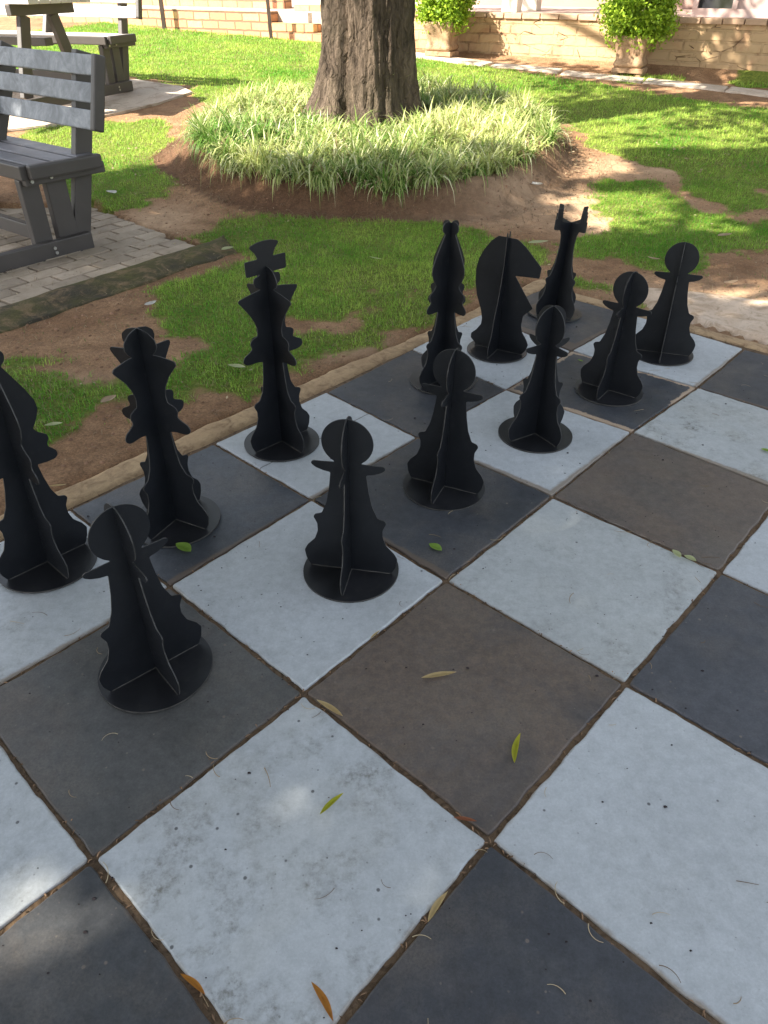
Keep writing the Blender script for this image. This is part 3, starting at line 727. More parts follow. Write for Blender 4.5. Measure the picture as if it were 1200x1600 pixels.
BISHOP = BASE+[(.057, .20), (.048, .24), (.042, .278), (.066, .276), (.088, .277), (.096, .284), (.096, .296), (.088, .306), (.079, .314), (.078, .324), (.085, .334), (.084, .346), (.064, .360), (.055, .372), (.070, .396), (.078, .418), (.076, .440), (.062, .472), (.044, .505), (.030, .530), (.024, .541), (.036, .552), (.038, .567), (.030, .579), (.014, .582), (0, .574)]
ROOK = BASE+[(.057, .205), (.048, .25), (.043, .30), (.047, .345), (.056, .365), (.088, .368), (.093, .372), (.094, .412), (.084, .414), (.086, .452), (.060, .452), (.054, .400), (.010, .394), (0, .394)]
KN1 = [(.106, 0), (.122, .022), (.128, .045), (.118, .066), (.098, .092), (.090, .120), (.092, .146), (.093, .160), (.129, .197), (.110, .222), (.080, .262), (.043, .312), (.140, .317), (.143, .357), (.075, .422), (.050, .440), (.036, .448), (-.039, .451), (-.066, .430), (-.093, .393), (-.112, .355), (-.120, .314), (-.118, .26), (-.109, .213), (-.090, .165), (-.083, .144), (-.078, .118), (-.080, .094), (-.100, .066), (-.120, .048), (-.120, .028), (-.100, .010), (-.098, 0)]
KN2 = [(.096, 0), (.108, .022), (.108, .045), (.090, .075), (.078, .110), (.073, .150), (.050, .21), (.032, .28), (.020, .34), (.016, .40), (.018, .462), (.012, .472), (.006, .455), (0, .440)]
DT = .005
def piece(kind, x, y, az, profs, label, group=None, tilt=(0, 0), dr=.124):
    e = empty(kind, (x, y, .0015), R(az), label, 'chess piece', group)
    e.rotation_euler = (R(tilt[0]), R(tilt[1]), R(az))
    bm = bmesh.new(); r = bmesh.ops.create_cone(bm, segments=72, radius1=dr, radius2=dr, depth=DT, cap_ends=True)
    for v_ in bm.verts: v_.co.z += DT/2
    for f in bm.faces:
        if len(f.verts) == 4: f.material_index = 1
    bm_obj('base_disc', bm, [M['disc'], M['edge']], e)
    bm = bmesh.new()
    for sgn, a in ((1, 0), (1, 90)):
        add_box(bm, (0, 0, DT+.0006+.0004*(a > 0)), (.206, .0052, .0012), Matrix.Rotation(R(a), 3, 'Z'))
    bm_obj('slot', bm, M['slot'], e)
    full = kind == 'knight'
    for q, (pr, a) in enumerate(zip(profs, (0, 90))):
        o = sheet('panel', [(px_, pz_+DT) for px_, pz_ in pr], .0027, e, R(a), full and q == 0)
    return e
PG = 'black pawns standing in the front row'
piece('pawn', -.504, 1.095, 41, (PAWN, PAWN), 'black pawn nearest the camera, on the faded dark square at the lower left', PG)
piece('pawn', -.081, 1.430, -10, (PAWN, PAWN), 'black pawn alone on a white square in front of the king', PG)
piece('pawn', .186, 1.814, -23, (PAWN, PAWN), 'black pawn on a dark square directly in front of the left centre bishop', PG, (0, 1.2))
piece('pawn', .516, 2.130, 31, (PAWN, PAWN), 'black pawn on a white square in front of the knight, seen corner on', PG)
piece('pawn', .845, 2.452, -37, (PAWN, PAWN), 'black pawn on the chipped dark square in front of the rook', PG, (0, .6))
piece('pawn', 1.147, 2.788, -22, (PAWN, PAWN), 'black pawn farthest right, on the corner white square beside the earth', PG, (0, -1.5))
piece('king', -.334, 2.074, 44, (KINGX, KINGB), 'black king with a cross on top, standing on a white square')
piece('queen', -.585, 1.642, -26, (QUEEN, QUEEN), 'black queen with a flared crown, on the dark square left of the king')
piece('bishop', .228, 2.534, 40, (BISHOP, BISHOP), 'black bishop with a pointed head and knob, between the king and the knight', 'black bishops')
piece('bishop', -.880, 1.457, 48, (BISHOP, BISHOP), 'black bishop left of the queen, cut off by the left picture edge', 'black bishops', (0, 2.0))
piece('knight', .473, 2.814, -29, (KN1, KN2), 'black knight cut out as a horse head facing right')
rk = Z(866, 489, 0); piece('rook', rk[0], rk[1], 31, (ROOK, ROOK), 'black rook with upright battlement prongs at the far corner of the board', None, (0, 3))

# ------------------------------------------------------------------ picnic benches
class LF:      # local frame: s toward the table, b along the bench, z up
    def __init__(s, o, az): s.o = np.array(o); s.a = np.array([math.cos(R(az)), math.sin(R(az))]); s.b = np.array([s.a[1], -s.a[0]]); s.az = az
def bench_set(E, az, z0, blen, slatm, seatm, label, name='picnic_bench', table=True, flip=1):
    e = empty(name, (E[0], E[1], z0), R(az), label, 'picnic bench')
    # local x = toward the table, local y = along the bench (length runs to -y*flip)
    def bx(nm, x0, x1, y0, y1, z0_, z1, mat, rot=None, piv=None, bev=.006):
        bm = bmesh.new(); c = Vector(((x0+x1)/2, -flip*(y0+y1)/2, (z0_+z1)/2))
        add_box(bm, c, (abs(x1-x0), abs(y1-y0), abs(z1-z0_)), None, bev)
        if rot: 
            pv_ = Vector(piv)
            for v_ in bm.verts: v_.co = pv_+Matrix.Rotation(rot, 3, 'Y') @ (v_.co-pv_)
        return bm_obj(nm, bm, mat, e)
    def bar(nm, p, q, wx, wy, mat, y):
        """sloping board from p=(x,z) to q=(x,z) at length position y"""
        bm = bmesh.new(); dx, dz = q[0]-p[0], q[1]-p[1]; L = math.hypot(dx, dz)
        add_box(bm, ((p[0]+q[0])/2, -flip*y, (p[1]+q[1])/2), (wx, wy, L), Matrix.Rotation(math.atan2(dx, dz), 3, 'Y'), .006)
        return bm_obj(nm, bm, mat, e)
    ybay = [.06, .06+(blen-.12)*.5, blen-.06]
    for q, yb in enumerate(ybay):
        if q != 1: bx('base_beam', 0.0, 1.75, yb-.06, yb-.015, .0, .088, M['bench'])
        bar('post', (.045, .0 if q != 1 else .38), (-.225, .93), .1, .045, M['bench'], yb+.012)
        if q != 1:
            bx('leg', .052, .168, yb-.013, yb+.035, .05, .40, M['bench'])
            bx('leg', .208, .312, yb-.013, yb+.035, .05, .40, M['bench'])
        bx('seat_bearer', -.17, .30, yb-.058, yb-.014, .372, .428, M['bench'])
        if q == 0:
            for bxp, bz in ((.24, .055), (.235, .030), (.16, .40), (.27, .395)):
                bm = bmesh.new(); bmesh.ops.create_cone(bm, segments=12, radius1=.009, radius2=.007, depth=.012, cap_ends=True, matrix=Matrix.Translation((bxp, flip*(.0-(yb-.062)), bz)) @ Matrix.Rotation(R(90), 4, 'X'))
                bm_obj('bolt', bm, M['bolt'], e)
    for k in range(3): bx('seat_slat', -.125+k*.137, -.125+k*.137+.110, 0.0, blen, .43, .472, seatm)
    bx('seat_end_board', -.135, .285, -.042, -.001, .405, .474, M['bench'], bev=.01)
    bx('seat_end_board', -.135, .285, blen+.001, blen+.042, .405, .474, M['bench'], bev=.01)
    bx('seat_edge_board', .277, .318, .0, blen, .402, .471, M['bench'])
    bx('stretcher', .265, .305, .08, blen-.1, .10, .175, M['bench'])
    ang = math.atan2(-.27, .93)
    for k in range(3):
        zc = .645+k*.118; xc = .045+.065-.29*zc
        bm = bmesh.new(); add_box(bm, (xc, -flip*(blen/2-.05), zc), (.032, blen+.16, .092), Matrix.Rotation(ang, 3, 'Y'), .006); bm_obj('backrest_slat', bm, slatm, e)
    for yy in (-.152, blen+.052):
        zc = .763; xc = .045+.060-.29*zc
        bm = bmesh.new(); add_box(bm, (xc, -flip*yy, zc), (.062, .04, .345), Matrix.Rotation(ang, 3, 'Y'), .01); bm_obj('backrest_end_board', bm, M['bench'], e)
    if table:
        x0 = .62
        for k in range(6): bx('table_slat', x0+k*.135, x0+k*.135+.122, -.15, blen+.15, .745, .785, slatm)
        for yb in (ybay[0], ybay[2]):
            bx('table_bearer', x0, x0+.80, yb-.02, yb+.03, .665, .743, M['bench'])
            bar('table_leg', (x0+.22, .665), (x0+.02, .07), .115, .045, M['bench'], yb+.055)
            bar('table_leg', (x0+.58, .665), (x0+.78, .07), .115, .045, M['bench'], yb+.055)
        bx('table_stretcher', x0+.35, x0+.45, ybay[0], ybay[2], .44, .50, M['bench'])
    return e
# local +x at azimuth -127.66, bench runs towards azimuth 142.3 = local -y
bench_set((-1.635, 4.20), -127.66, .0, 1.55, M['bench_sheen'], M['seat_slat'], 'near dark grey picnic bench with blue grey slatted backrest standing on the brick pavers', flip=1, table=False)
fE = G(210, 146); 
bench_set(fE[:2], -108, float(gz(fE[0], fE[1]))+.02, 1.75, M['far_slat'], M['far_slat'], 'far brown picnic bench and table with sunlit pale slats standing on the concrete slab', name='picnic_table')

# ------------------------------------------------------------------ terrace wall
WA, WB = G(1200, 128)[:2], G(680, 80)[:2]; wd = (WB-WA)/np.linalg.norm(WB-WA); wn = np.array([wd[1], -wd[0]])
if wn[1] < 0: wn = -wn            # away from camera
def WP(px, py=None):
    """point on the wall's ground line on the sight line of column px"""
    d = sl(px, 80)[:2]; A_ = np.array([d, -wd]).T; t = np.linalg.solve(A_, WA); return WA+wd*t[1], t[1]
def wall_block(name, t0, t1, z0, z1, d0, d1, mat, parent=None, label=None, cat=None, bev=.0, wob=0.0, n=1):
    """box along the wall line between t0,t1 (m from WA) and depth d0..d1; UV = metres"""
    if t0 > t1: t0, t1 = t1, t0
    bm = bmesh.new(); uvl = bm.loops.layers.uv.new('UVMap'); c = WA+wd*(t0+t1)/2+wn*(d0+d1)/2
    base = Vector((c[0], c[1], z0))
    T = np.linspace(t0, t1, n+1); rows = []
    for t in T:
        rows.append([bm.verts.new(Vector((*(WA+wd*t+wn*dd_), zz))-base) for dd_, zz in ((d0, z0), (d0, z1), (d1, z1), (d1, z0))])
    uvs = {}
    for k in range(n):
        for l in range(4):
            f = bm.faces.new([rows[k][l], rows[k][(l+1) % 4], rows[k+1][(l+1) % 4], rows[k+1][l]])
            dn = [(d0, z0), (d0, z1), (d1, z1), (d1, z0)]
            for lp, (tt, (dd_, zz)) in zip(f.loops, ((T[k], dn[l]), (T[k], dn[(l+1) % 4]), (T[k+1], dn[(l+1) % 4]), (T[k+1], dn[l]))):
                lp[uvl].uv = (-tt, zz) if l in (0, 2) else (-tt, dd_)
    for rw in (rows[0], rows[-1]):
        f = bm.faces.new(rw)
        for lp, (dd_, zz) in zip(f.loops, ((d0, z0), (d0, z1), (d1, z1), (d1, z0))): lp[uvl].uv = (dd_, zz)
    bmesh.ops.recalc_face_normals(bm, faces=bm.faces)
    if bev: bmesh.ops.bevel(bm, geom=list(bm.edges), offset=bev, segments=2, affect='EDGES')
    me = bpy.data.meshes.new(name); bm.to_mesh(me); bm.free(); me.materials.append(mat)
    o = bpy.data.objects.new(name, me); link(o, parent); o.location = base if parent is None else base-Vector(parent.location)
    return tag(o, label, cat)
tR = WP(1200)[1]-6; tm = WP(655)[1]+.25; t_st0 = WP(515)[1]; t_st1 = WP(424)[1]; tL = WP(200)[1]+8
w = empty('terrace_wall', (*(WA+wd*(tm/2)), .3), 0, 'low crumbling whitewashed brick terrace wall with clay coping behind the lawn on the right', 'wall')
wall_block('wall_body', tR, tm, .2, .845, .0, .22, M['plaster_brick'], w, n=1)
nb = int((tm-tR)/.225)
bm = bmesh.new(); angw = math.atan2(wd[1], wd[0])
for k in range(nb):
    c = WA+wd*(tR+.225*(k+.5))+wn*.11
    add_box(bm, (c[0]-w.location.x, c[1]-w.location.y, .8725-w.location.z+random.uniform(-.004, .004)), (.213, .27, .054), Matrix.Rotation(angw+random.uniform(-.012, .012), 3, 'Z'), .006)
bm_obj('coping', bm, M['coping'], w)
w = empty('brick_wall', (*(WA+wd*t_st1), .3), 0, 'low face brick wall in running bond behind the sunlit lawn on the left', 'wall')
wall_block('wall_body', t_st1, tL, .2, .835, .0, .22, M['brick'], w)
wall_block('coping', t_st1, tL, .8355, .85, -.008, .235, M['coping'], w, bev=.003)
st = empty('garden_steps', (*(WA+wd*t_st0), .5), 0, 'brick garden steps with shaded risers beside the tree trunk', 'steps')
tq = WP(490)[1]; tq2 = WP(458)[1]; tq3 = WP(535)[1]
wall_block('step', t_st1-.003, tq3-.25, .3, .62, -.02, 1.3, M['brick'], st, bev=.004)
wall_block('step', t_st1-.006, tq, .625, .72, .02, 1.3, M['brick'], st, bev=.004)
wall_block('step', t_st1-.009, tq2, .725, .83, .35, 1.3, M['brick'], st, bev=.004)
wall_block('cheek_wall', t_st1-.012, t_st1-.62, .832, .91, .62, .85, M['brick'], st, bev=.004)
# terrace floor behind the wall (structure)
tag(wall_block('terrace_floor', tR, tm+1.0, .5, .868, .2205, 9, M['terrace']), kind='structure')
tag(wall_block('upper_path', t_st1-2.3, tL, .5, .838, .2205, 9, M['slab']), kind='structure')
# house behind
hs = empty('house', (*(WA+wn*3.3), .87), 0, 'mauve brown house wall with windows and pale pillars standing on the terrace', 'house')
wall_block('wall', tR, tm+1.5, .868, 3.6, 3.6, 3.8, M['house'], hs)
for px in (796,): 
    t = WP(px)[1]; 
    wall_block('pillar', t+.35, t+.15, .869, 3.4, .55, .75, M['house_pale'], hs, bev=.006)
wall_block('pillar', WP(735)[1]+.05, WP(735)[1]-.25, .869, 3.4, 1.7, 1.9, M['house_pale'], hs, bev=.006)
wall_block('roof', tR, tm+1.6, 3.61, 3.72, 2.2, 4.4, M['house'], hs)
# right: window screen close behind the wall
t0, t1 = WP(1046)[1], WP(1200)[1]-2.5
wn_ = empty('window_screen', (*(WA+wd*(t0+t1)/2+wn*1.1), .87), 0, 'pinkish framed dark window screen above the right end of the terrace wall', 'window')
wall_block('window_base', t0, t1, .869, .955, 1.0, 1.12, M['frame'], wn_)
for k in range(9):
    t = t0+(t1-t0)*k/8.0
    wall_block('window_post', t, t-.055, .956, 2.1, .99, 1.11, M['frame'], wn_)
for k in range(8):
    ta, tb = t0+(t1-t0)*k/8.0-.056, t0+(t1-t0)*(k+1)/8.0-.0005
    wall_block('pane', ta, tb, .956, 2.1, 1.05, 1.06, M['glass'] if k % 3 != 1 else M['frame'], wn_)
wall_block('head_rail', t0, t1-.06, 2.101, 2.25, .99, 1.12, M['frame'], wn_)
# upper brick wall, far left
wall_block('raised_brick_wall', WP(372)[1], tL, .839, 1.6, 1.25, 1.47, M['brick'], None, 'taller face brick wall rising behind the low brick wall at top left', 'wall')

# steel posts
def post(px0, py0, px1, py1, r, label):
    b = G(px0, py0); d = sl(px1, py1); t = b[1]/d[1]; top = np.array([d[0]*t, b[1], CAM_H+d[2]*t]); dirv = (top-b)/np.linalg.norm(top-b)
    L = 2.4; bm = bmesh.new()
    q = Vector((0, 0, 1)).rotation_difference(Vector(dirv)).to_matrix()
    add_box(bm, q @ Vector((0, 0, L/2-.05)), (r, r, L), q, .004)
    o = bm_obj('steel_post', bm, M['steel']); o.location = b; tag(o, label, 'post', 'thin dark steel posts before the brick wall')
post(257, 44, 251, 0, .055, 'thin leaning dark steel post in front of the brick wall, right of the far bench')
post(424, 62, 418, 0, .045, 'thin dark steel post standing where the brick wall meets the steps')

# ------------------------------------------------------------------ leaf clouds
def leaf_cloud(P, size, tint_lo, tint_hi, asp=.5, seed=1, flat=0.0):
    n = len(P); r = np.random.default_rng(seed)
    a = r.normal(size=(n, 3)); a /= np.linalg.norm(a, axis=1)[:, None]
    b = np.cross(a, r.normal(size=(n, 3))); b /= np.linalg.norm(b, axis=1)[:, None]
    s_ = (size*r.uniform(.6, 1.25, n))[:, None]; cx_ = np.cross(a, b)
    V_ = np.stack([P-a*s_*.5, P+b*s_*asp*.5+cx_*s_*.06, P+a*s_*.5, P-b*s_*asp*.5+cx_*s_*.06], 1).reshape(-1, 3)
    I = np.arange(n*4).reshape(n, 4)
    t = np.clip(r.normal(.5, .28, n), 0, 1)[:, None]; c = np.array(tint_lo)*(1-t)+np.array(tint_hi)*t
    return V_, np.full(n, 4), I.ravel(), np.repeat(c, 4, 0)

# potted shrubs
def shrub(pp, label, w=.36, bush_r=.46, zc=.78, rough=1.0, seed=3):
    x, y = pp; z0 = float(gz(x, y)); e = empty('potted_shrub', (x, y, z0), angw, label, 'shrub', 'potted shrubs against the terrace wall')
    bm = bmesh.new(); add_box(bm, (0, 0, .045), (w*1.1, w*.9, .05), None, .008)
    for sx in (-1, 1): add_box(bm, (sx*w*.42, 0, -.01), (w*.2, w*.8, .06), None, .006)
    bm_obj('plinth', bm, M['pot'], e)
    bm = bmesh.new(); prof = [(.44, .071), (.50, .10), (.47, .13), (.44, .15), (.47, .22), (.54, .30), (.58, .33), (.58, .37), (.50, .37), (.48, .33)]
    rows = []
    for r_, z in prof: rows.append([bm.verts.new((w*r_*1.05*cx_/max(abs(math.cos(th)), abs(math.sin(th)))**.97, w*r_*cy_/max(abs(math.cos(th)), abs(math.sin(th)))**.97, z)) for th in np.linspace(0, 2*np.pi, 33)[:-1] for cx_, cy_ in ((math.cos(th), math.sin(th)),)])
    for k in range(len(rows)-1):
        for l in range(32): bm.faces.new([rows[k][l], rows[k][(l+1) % 32], rows[k+1][(l+1) % 32], rows[k+1][l]])
    bm.faces.new(rows[0]); bm.faces.new(rows[-1])
    bm_obj('pot', bm, M['pot'], e, True)
    r = np.random.default_rng(seed); n = 15000
    cl = r.normal(size=(70, 3)); cl /= np.linalg.norm(cl, axis=1)[:, None]; cl *= (r.uniform(.35, .92, 70)**.6)[:, None]
    cl = cl*np.array([bush_r*.92, bush_r*.75, bush_r*.85]); k = r.integers(0, 70, n)
    P = cl[k]*.93+r.normal(size=(n, 3))*.058; P[:, 2] += zc-.02
    P = P[P[:, 2] > .22]
    lowk = (P[:, 2] < zc-.25); P = P[~lowk | (r.random(len(P)) < .55)]
    v, s_, i_, c_ = leaf_cloud(P, .042, (.13, .25, .015), (.42, .56, .05), .6, seed)
    np_mesh('foliage', v, s_, i_, M['bush'], e, c_, smooth=False)
    bm = bmesh.new()
    for q in range(14):
        th = r.uniform(0, 6.28); p0 = Vector((.05*math.cos(th), .05*math.sin(th), .33)); p1 = Vector((.26*math.cos(th), .2*math.sin(th), .33+r.uniform(.15, .4)))
        d = p1-p0; mt = Matrix.Translation((p0+p1)/2) @ Vector((0, 0, 1)).rotation_difference(d).to_matrix().to_4x4()
        bmesh.ops.create_cone(bm, segments=6, radius1=.007, radius2=.004, depth=d.length, matrix=mt)
    bm_obj('stems', bm, M['bark'], e)
for px, back, lab, sd, br in ((986, .33, 'bright green rounded shrub in an earthy planter against the wall at right', 3, .43), (690, .33, 'bright green shrub in an earthy planter just right of the tree trunk', 5, .40)):
    p, t = WP(px); q = p-wn*back; q = q+np.array(sl(px, 80)[:2])*0
    d = sl(px, 95)[:2]; A_ = np.array([d, -wd]).T; tt = np.linalg.solve(A_, WA-wn*back); q = WA-wn*back+wd*tt[1]
    shrub(q, lab, .31, br, .60, seed=sd)

# ------------------------------------------------------------------ trees
SUN_AZ = (.895, .446); EL = R(41)      # horizontal direction the light travels, elevation
COT = 1/math.tan(EL)
def crown_points(dens_fn, box, nper, hfn, seed):
    """leaves whose shadows fall with density dens_fn over the ground box; the crowns are shaped to give that shade"""
    r = np.random.default_rng(seed); x0, x1, y0, y1 = box; n = int((x1-x0)*(y1-y0)*nper)
    st_ = 1/math.sqrt(nper); gx_, gy_ = np.meshgrid(np.arange(x0, x1, st_), np.arange(y0, y1, st_)); x = gx_.ravel()+r.uniform(0, st_, gx_.size)*1.4; y = gy_.ravel()+r.uniform(0, st_, gx_.size)*1.4; n = len(x)
    k = r.random(n) < dens_fn(x, y); x, y = x[k], y[k]; n = len(x)
    h = hfn(x, y, r)
    zg = np.maximum(0, .075*(y-4.6))
    return np.stack([x-SUN_AZ[0]*COT*(h-zg), y-SUN_AZ[1]*COT*(h-zg), h], 1)
def sm(e0, e1, v): t = np.clip((v-e0)/(e1-e0), 0, 1); return t*t*(3-2*t)
def gb(x, y, px, py, rx, ry, rot=0):
    c = Z(px, py, 0) if py > 400 else G(px, py); ca, sa = math.cos(R(rot)), math.sin(R(rot)); u = (x-c[0])*ca+(y-c[1])*sa; v = -(x-c[0])*sa+(y-c[1])*ca
    k = 1+.9*(fbm(x*11+5, y*11, 55, 3)-.5)*2; return np.exp(-(((u/rx)**2+(v/ry)**2)*np.clip(k, .2, 3))**1.3)
def densA(x, y):  # leaf density shaped for the board's shade, gaps cut for sun patches
    d = np.ones_like(x)
    edge = y-(5.32+.35*np.maximum(0, -x-1.0))-.5*(fbm(x*1.4, y*1.4, 201)-.5)*2
    d *= 1-sm(-.2, .35, edge)*np.where(x < 1.9, 1, 0)
    d *= 1-.97*gb(x, y, 945, 322, .46, .36)
    d *= 1-.93*gb(x, y, 985, 315, .5, .3)
    d *= 1-.9*gb(x, y, 960, 350, .3, .2)
    d *= 1-.85*gb(x, y, 1090, 350, .35, .25)
    d *= 1-.92*gb(x, y, 1170, 460, .42, .27)
    d *= 1-.5*gb(x, y, 470, 430, .35, .45)
    d *= 1-.5*gb(x, y, 250, 345, .2, .25)
    d *= 1-.98*gb(x, y, -5, 1420, .17, .11)
    d *= 1-.42*gb(x, y, 462, 1325, .09, .10)
    d *= 1-.36*gb(x, y, 370, 1290, .06, .08)
    d *= 1-.2*gb(x, y, 860, 1225, .13, .08)
    d *= 1-.4*gb(x, y, 505, 760, .09, .09)
    d *= 1-.33*gb(x, y, 560, 1010, .11, .06)
    return np.clip(d, 0, 1)
PA = crown_points(densA, (-5.5, 5.2, -3.5, 6.4), 1500, lambda x, y, r: 5.6+1.3*r.normal(size=len(x))*.8, 11)
def densB(x, y):  # leaf density shaped for dapples on the right lawn and wall
    shade_clump = np.exp(-(((x-.80)/.42)**2+((y-7.45)/.5)**2)**2)*.6*(fbm(x*5, y*5, 5) < .62)  # extra leaves added to shade the trunk
    n = fbm(x*.9+3, y*2.0, 301, 4)
    d = .10+.42*sm(.36, .62, n+.02+.25*(fbm(x*4, y*6, 17)-.5))
    d *= sm(1.75, 2.5, x+.25*(y-6)) 
    L_ = line(x, y)
    d = np.maximum(d*(L_ < 11.2), 0)
    # wall: left part in full sun, right part under the crown
    wallshade = (L_ >= 11.2)*sm(3.3, 3.7, x+.3*(fbm(x*2, y*2, 7)-.5))*.75
    far = (L_ >= 12.0)
    d = np.maximum(d, wallshade); d = np.where(far, sm(.45, .6, n)*.6+.2, d)
    d *= 1-.9*gb(x, y, 760, 120, .5, .35)
    d *= 1-gb(x, y, 1100, 430, .5, .7)
    return np.clip(np.maximum(d, shade_clump), 0, 1)
PB = crown_points(densB, (.2, 11, 5.2, 13.5), 520, lambda x, y, r: 4.6+.7*r.normal(size=len(x)), 13)

def tree(name, base, zb, crown_pts, label, r0, trunk_fn=None, fork=3.0, seed=1, lsize=.15, spread=2.2, targets=None):
    e = empty(name, (base[0], base[1], zb), 0, label, 'tree'); r = random.Random(seed)
    nz, na = 90, 160; rows = []; V_ = []; zz = np.linspace(-.15, fork, nz)
    for z in zz:
        for q in range(na):
            th = 2*math.pi*q/na; rad = r0(th, z)
            V_.append((rad*math.cos(th), rad*math.sin(th), z))
    F_ = [(k*na+q, k*na+(q+1) % na, (k+1)*na+(q+1) % na, (k+1)*na+q) for k in range(nz-1) for q in range(na)]
    F_.append(tuple(range((nz-1)*na, nz*na)))
    mesh_obj('trunk', V_, F_, M['bark'], e, True)
    # limbs reaching into the crown
    bm = bmesh.new(); c0 = crown_pts.mean(0)-np.array([*base, zb])
    idx = [r.randrange(len(crown_pts)) for _ in range(26)]
    for q, k in enumerate(idx):
        tgt = Vector(crown_pts[k]-np.array([*base, zb])); p = Vector((0, 0, fork-.5+.3*r.random())); R0 = .17 if q < 7 else .07
        mid = Vector((c0[0]*.4, c0[1]*.4, fork+.9)); pts = []
        for t in np.linspace(0, 1, 9): pts.append(p*(1-t)**2+mid*2*t*(1-t)+tgt*t*t+Vector((r.uniform(-.06, .06), r.uniform(-.06, .06), 0)))
        prev = None
        for s2, pt in enumerate(pts):
            rd = R0*(1-s2/9.0)+.012; ring = []
            dirv = (pts[min(s2+1, 8)]-pts[max(s2-1, 0)]).normalized(); qm = Vector((0, 0, 1)).rotation_difference(dirv).to_matrix()
            for a_ in range(8): ring.append(bm.verts.new(pt+qm @ Vector((rd*math.cos(a_*math.pi/4), rd*math.sin(a_*math.pi/4), 0))))
            if prev:
                for a_ in range(8): bm.faces.new([prev[a_], prev[(a_+1) % 8], ring[(a_+1) % 8], ring[a_]])
            prev = ring
    bm_obj('limbs', bm, M['bark'], e, True)
    P = crown_pts-np.array([*base, zb]); v, s_, i_, c_ = leaf_cloud(P, lsize, (.035, .085, .015), (.10, .17, .035), .55, seed)
    np_mesh('crown', v, s_, i_, M['crown'], e, c_, smooth=False)
    return e
def rtrunk(th, z):
    zz = max(z, 0); base = .318+.075*math.exp(-zz/.22)-.012*zz if zz < 2 else .298-.05*(zz-2)
    base -= .0
    # left buttress with a deep groove beside it (direction towards camera-left)
    left = math.exp(-((math.atan2(math.sin(th-R(200)), math.cos(th-R(200))))/.42)**2)
    base += left*(.06+.17*math.exp(-zz/.42))
    gro = math.exp(-((math.atan2(math.sin(th-R(234-6*zz)), math.cos(th-R(234-6*zz))))/.085)**2)
    base -= gro*.085
    gro2 = math.exp(-((math.atan2(math.sin(th-R(284+4*zz)), math.cos(th-R(284+4*zz))))/.10)**2); base -= gro2*.03
    base *= 1+.035*math.sin(3*th+.6)+.022*math.sin(5*th+2+.5*zz)
    n = mn.fractal(Vector((math.cos(th)*3.2, math.sin(th)*3.2, z*.9)), .8, 2.1, 4); n2 = mn.fractal(Vector((math.cos(th)*16, math.sin(th)*16, z*3.2)), .7, 2.1, 4)
    return base+.026*n+.020*n2+.008*mn.noise(Vector((math.cos(th)*40, math.sin(th)*40, z*12)))
tree('broad_tree', (TRX, TRY), float(gz(TRX, TRY))-.0, PB, 'large old tree with furrowed bark and a buttressed trunk in the round planted bed', rtrunk, fork=3.1, seed=5, lsize=.16)
def rplain(th, z): return (.30-.03*z)*(1+.06*math.sin(3*th)+.04*mn.noise(Vector((math.cos(th)*3, math.sin(th)*3, z*2))))
cA = PA.mean(0)
tree('shade_tree', (float(cA[0]), float(cA[1])), 0.0, PA, 'leafy shade tree standing to the left of the chessboard outside the picture', rplain, fork=3.2, seed=9, lsize=.14)

fx, fy = scatter((-2.6, 4.0, 1.9, 7.0), 22, lambda x, y: (np.minimum(*board_uv(x, y)) < -.2) & (ringd(x, y) > 1.12))
gx, gy = scatter((-5, 6, 5.5, 11), 1.6, lambda x, y: (ringd(x, y) > 1.2) & (line(x, y) < 11))
hx, hy = RCX+RX*1.2*np.cos(np.linspace(-.5, .2, 60))+rng.normal(0, .07, 60), RCY+RY*1.2*np.sin(np.linspace(-.5, .2, 60))+rng.normal(0, .05, 60)
fx = np.concatenate([fx, gx, hx]); fy = np.concatenate([fy, gy, hy])
FP = np.stack([fx, fy, gz(fx, fy)+.012], 1); v, s_, i_, c_ = leaf_cloud(FP, .022, (.22, .13, .07), (.62, .52, .34), .5, 31)
q_ = v.reshape(-1, 4, 3); q_[:, :, 2] = FP[:, None, 2]+(q_[:, :, 2]-FP[:, None, 2])*.45; far_ = (FP[:, 1] > 5.5)[:, None, None]; q_[:] = np.where(far_, FP[:, None]+(q_-FP[:, None])*1.7, q_)
tag(np_mesh('dead_leaf_flakes', q_.reshape(-1, 3), s_, i_, M['blade'], colors=c_, smooth=False), 'small dead leaf flakes scattered over lawn and bare soil', 'litter', kind='stuff')
# little sapling sprouting at the trunk foot
sp0 = G(600, 168, .2); r = np.random.default_rng(4)
n = 30; parts = [blades(sp0[0]+r.normal(0, .02, n), sp0[1]-.12+r.normal(0, .02, n), r.uniform(.32, .52, n), np.full(n, .022), 1.0, np.array([.35, .42, .14])*r.uniform(.6, 1.2, (n, 1)), 4, up=r.uniform(.1, .9, n))]
v, s_, i_, c_ = join(parts); 
tag(np_mesh('leafy_sprout', v, s_, i_, M['plant'], colors=c_), 'pale leafy sprout growing up against the front of the tree trunk', 'plant')

